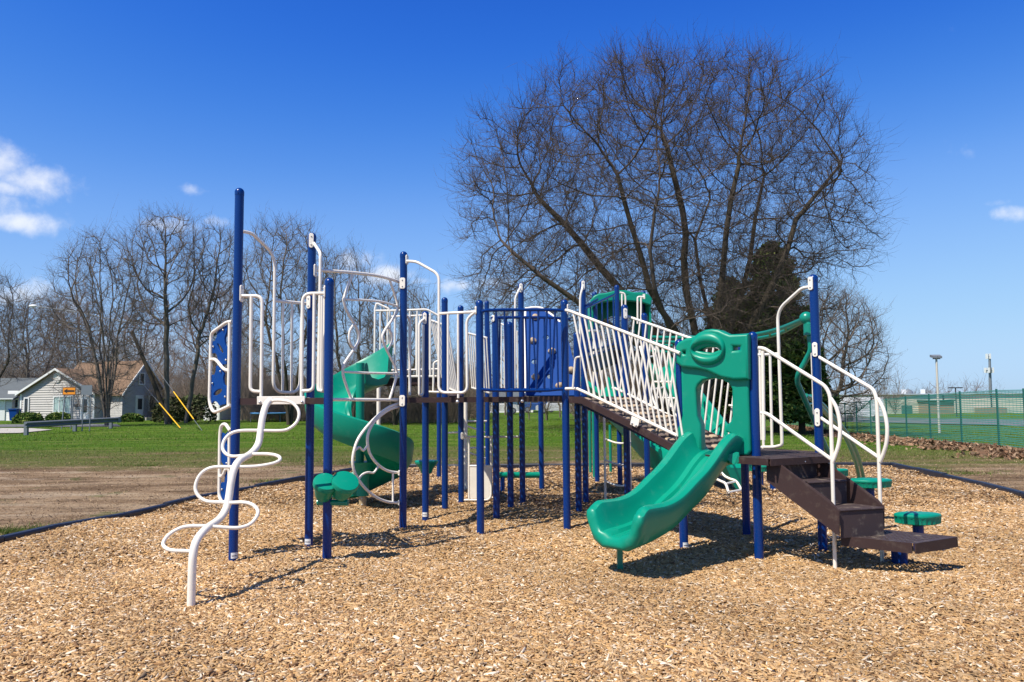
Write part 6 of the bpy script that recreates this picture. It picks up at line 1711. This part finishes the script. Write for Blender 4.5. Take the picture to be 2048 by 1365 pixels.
# car park and its grass beyond the fence
pk = []
for px, Yd in ((1560, 88), (2500, 46), (2500, 66), (1560, 110)): pk.append(G(px, Yd))
gpk = bpy.data.meshes.new('parking_lot'); nn_ = 16; vs = []
for i in range(nn_ + 1):
    for a_, b_ in ((pk[0], pk[1]), (pk[3], pk[2])):
        p = a_.lerp(b_, i / nn_); vs.append((p.x, p.y, float(gz(p.x, p.y)) + .02))
gpk.from_pydata(vs, [], [[2 * i, 2 * i + 2, 2 * i + 3, 2 * i + 1] for i in range(nn_)]); gpk.update()
tag(link('parking_lot', gpk, ASPH, smooth=False), kind='structure')
BY = 122.0
sch = thing('school_building', tuple(G(1900, BY)), 'long low cream building behind the green fence', 'building')
zb = float(gz(60, BY)) - .1
def bxx(px, Yd=BY): return at(px, 800, Yd).x
mb = MB(); mb.box(((bxx(1690) + bxx(2300)) / 2, BY + 12, (zb + 1.72) / 2), bxx(2300) - bxx(1690), 24, 1.72 - zb); obj('wall', mb, SIDED, sch, smooth=False)
mb = MB(); mb.box(((bxx(1690) + bxx(2300)) / 2, BY + 12, 1.78), bxx(2300) - bxx(1690) + .5, 24.6, .14); obj('roof', mb, paint('pale_roof_edge', (.5, .55, .6), .5, .05), sch, smooth=False)
BRK = paint('tan_brick', (.34, .24, .165), .9, .25, .5, 30)
x0, x1 = bxx(1836), bxx(1886); mb = MB(); mb.box(((x0 + x1) / 2, BY - 1.5, (zb + .7) / 2), x1 - x0, 3, .7 - zb); an_ = obj('brick_annex', mb, BRK, sch, smooth=False)
mb = MB(); mb.box(((x0 + x1) / 2, BY - 1.6, .78), x1 - x0 + .4, 3.4, .16); obj('annex_roof', mb, FGP, an_, smooth=False)
mb = MB(); mb.box(((bxx(1802) + bxx(1823)) / 2, BY - .04, (zb - .2) / 2 + .05), bxx(1823) - bxx(1802), .1, abs(zb) + .2); obj('door', mb, paint('green_door', (.06, .16, .14), .5, .1), sch, smooth=False)
mb = MB(); mb.box(((bxx(1944) + bxx(1985)) / 2, BY - 2, zb + .45), bxx(1985) - bxx(1944), 3, 1.0); obj('low_annex', mb, BRK, sch, smooth=False)
for i, px in enumerate((1855, 1840, 1880, 1760, 1770)):
    if i == 0: obj('roof_unit', MB().sphere((bxx(px), BY + 6, 1.9), .75, 14, (1.2, 1, .95)), GALV, sch)
    else:
        mb = MB(); mb.box((bxx(px), BY + 5, 2.1), .5, .5, .9); obj('roof_vent', mb, TRIM, sch, smooth=False)
for px in (1886, 1982): mb = MB(); mb.box((bxx(px), BY - .06, (zb + 1.7) / 2), .15, .1, 1.7 - zb); obj('downpipe', mb, DARKM, sch, smooth=False)
# vehicles / sheds seen dimly through the far part of the fence
for lab, px, Yd, w3, h3_, colr in (('white box trailer behind the far part of the green fence', 1595, 82, 2.0, 1.7, TRIM), ('second white box trailer behind the far green fence, beside the right blue post', 1716, 80, 3.2, 1.9, TRIM)):
    g2 = G(px, Yd); o = thing('box_trailer', tuple(g2), lab, 'trailer', 'box trailers beyond the fence')
    mb = MB(); mb.box((g2.x, Yd, g2.z + .5 + h3_ / 2), w3 * 1.3, 2, h3_); obj('body', mb, colr, o, smooth=False)
    for s_ in (-.4, .4): obj('wheel', MB().lathe([(.3, -.1), (.33, -.06), (.33, .06), (.3, .1)], (g2.x + s_ * w3, Yd - .95, g2.z + .33), (0, 1, 0), 14), DARKM, o)
# floodlight pole
FY = 46.0; g2 = G(1876, FY); zt = at(1872.5, 716, FY).z
fl = thing('floodlight_pole', tuple(g2), 'tall pale floodlight pole behind the green fence', 'floodlight')
obj('pole', MB().tube([(g2.x, g2.y, g2.z - .1), (at(1872.8, 720, FY).x, FY, zt)], [.075, .055], 12), POLEM, fl)
mb = MB(); mb.box((at(1873, 717, FY).x, FY, zt - .05), .42, .06, .06); obj('cross_arm', mb, DARKM, fl, smooth=False)
for dx in (-.13, .14):
    x = at(1873, 712, FY).x + dx; mb = MB(); mb.loft([[Vector((x + a * .11, FY - .14, zt + .02 + b2 * .06)) for a, b2 in ((-1, -1), (1, -1), (1, 1), (-1, 1))], [Vector((x + a * .16, FY + .2, zt + .12 + b2 * .07)) for a, b2 in ((-1, -1), (1, -1), (1, 1), (-1, 1))]]); obj('lamp_head', mb, GALV, fl, smooth=False)
# small far street lamp and phone mast
LY = 100.0; g2 = G(1912, LY); zt = at(1912, 776, LY).z
s3 = thing('street_lamp', tuple(g2), 'small dark twin arm lamp post in front of the cream building', 'lamp post')
obj('pole', MB().tube([(g2.x, LY, g2.z), (g2.x, LY, zt)], .08, 8), DARKM, s3); mb = MB(); mb.box((g2.x, LY, zt), 1.7, .25, .14); obj('lamp_head', mb, DARKM, s3, smooth=False)
MY = 230.0; mx = at(1981, 800, MY).x; zt = at(1979, 709, MY).z
ms = thing('phone_mast', (mx, MY, -1.2), 'distant grey phone mast with white antenna panels', 'mast')
obj('pole', MB().tube([(mx, MY, -1.5), (at(1979.5, 720, MY).x, MY, zt)], [.5, .3], 10), GALV, ms)
for z_, rr_, n3 in ((at(1979, 713, MY).z, .55, 4), (at(1979, 741, MY).z, 1.05, 5)):
    for k in range(n3):
        a = 2 * math.pi * k / n3 + .4; mb = MB(); mb.box((mx + math.cos(a) * rr_, MY + math.sin(a) * rr_, z_), .38, .38, 1.5); obj('antenna', mb, TRIM, ms, smooth=False)
    obj('antenna_ring', MB().tube([(mx + math.cos(a) * rr_ * .8, MY + math.sin(a) * rr_ * .8, z_) for a in [2 * math.pi * i / 16 for i in range(16)]], .07, 6, closed=True), GALV, ms)
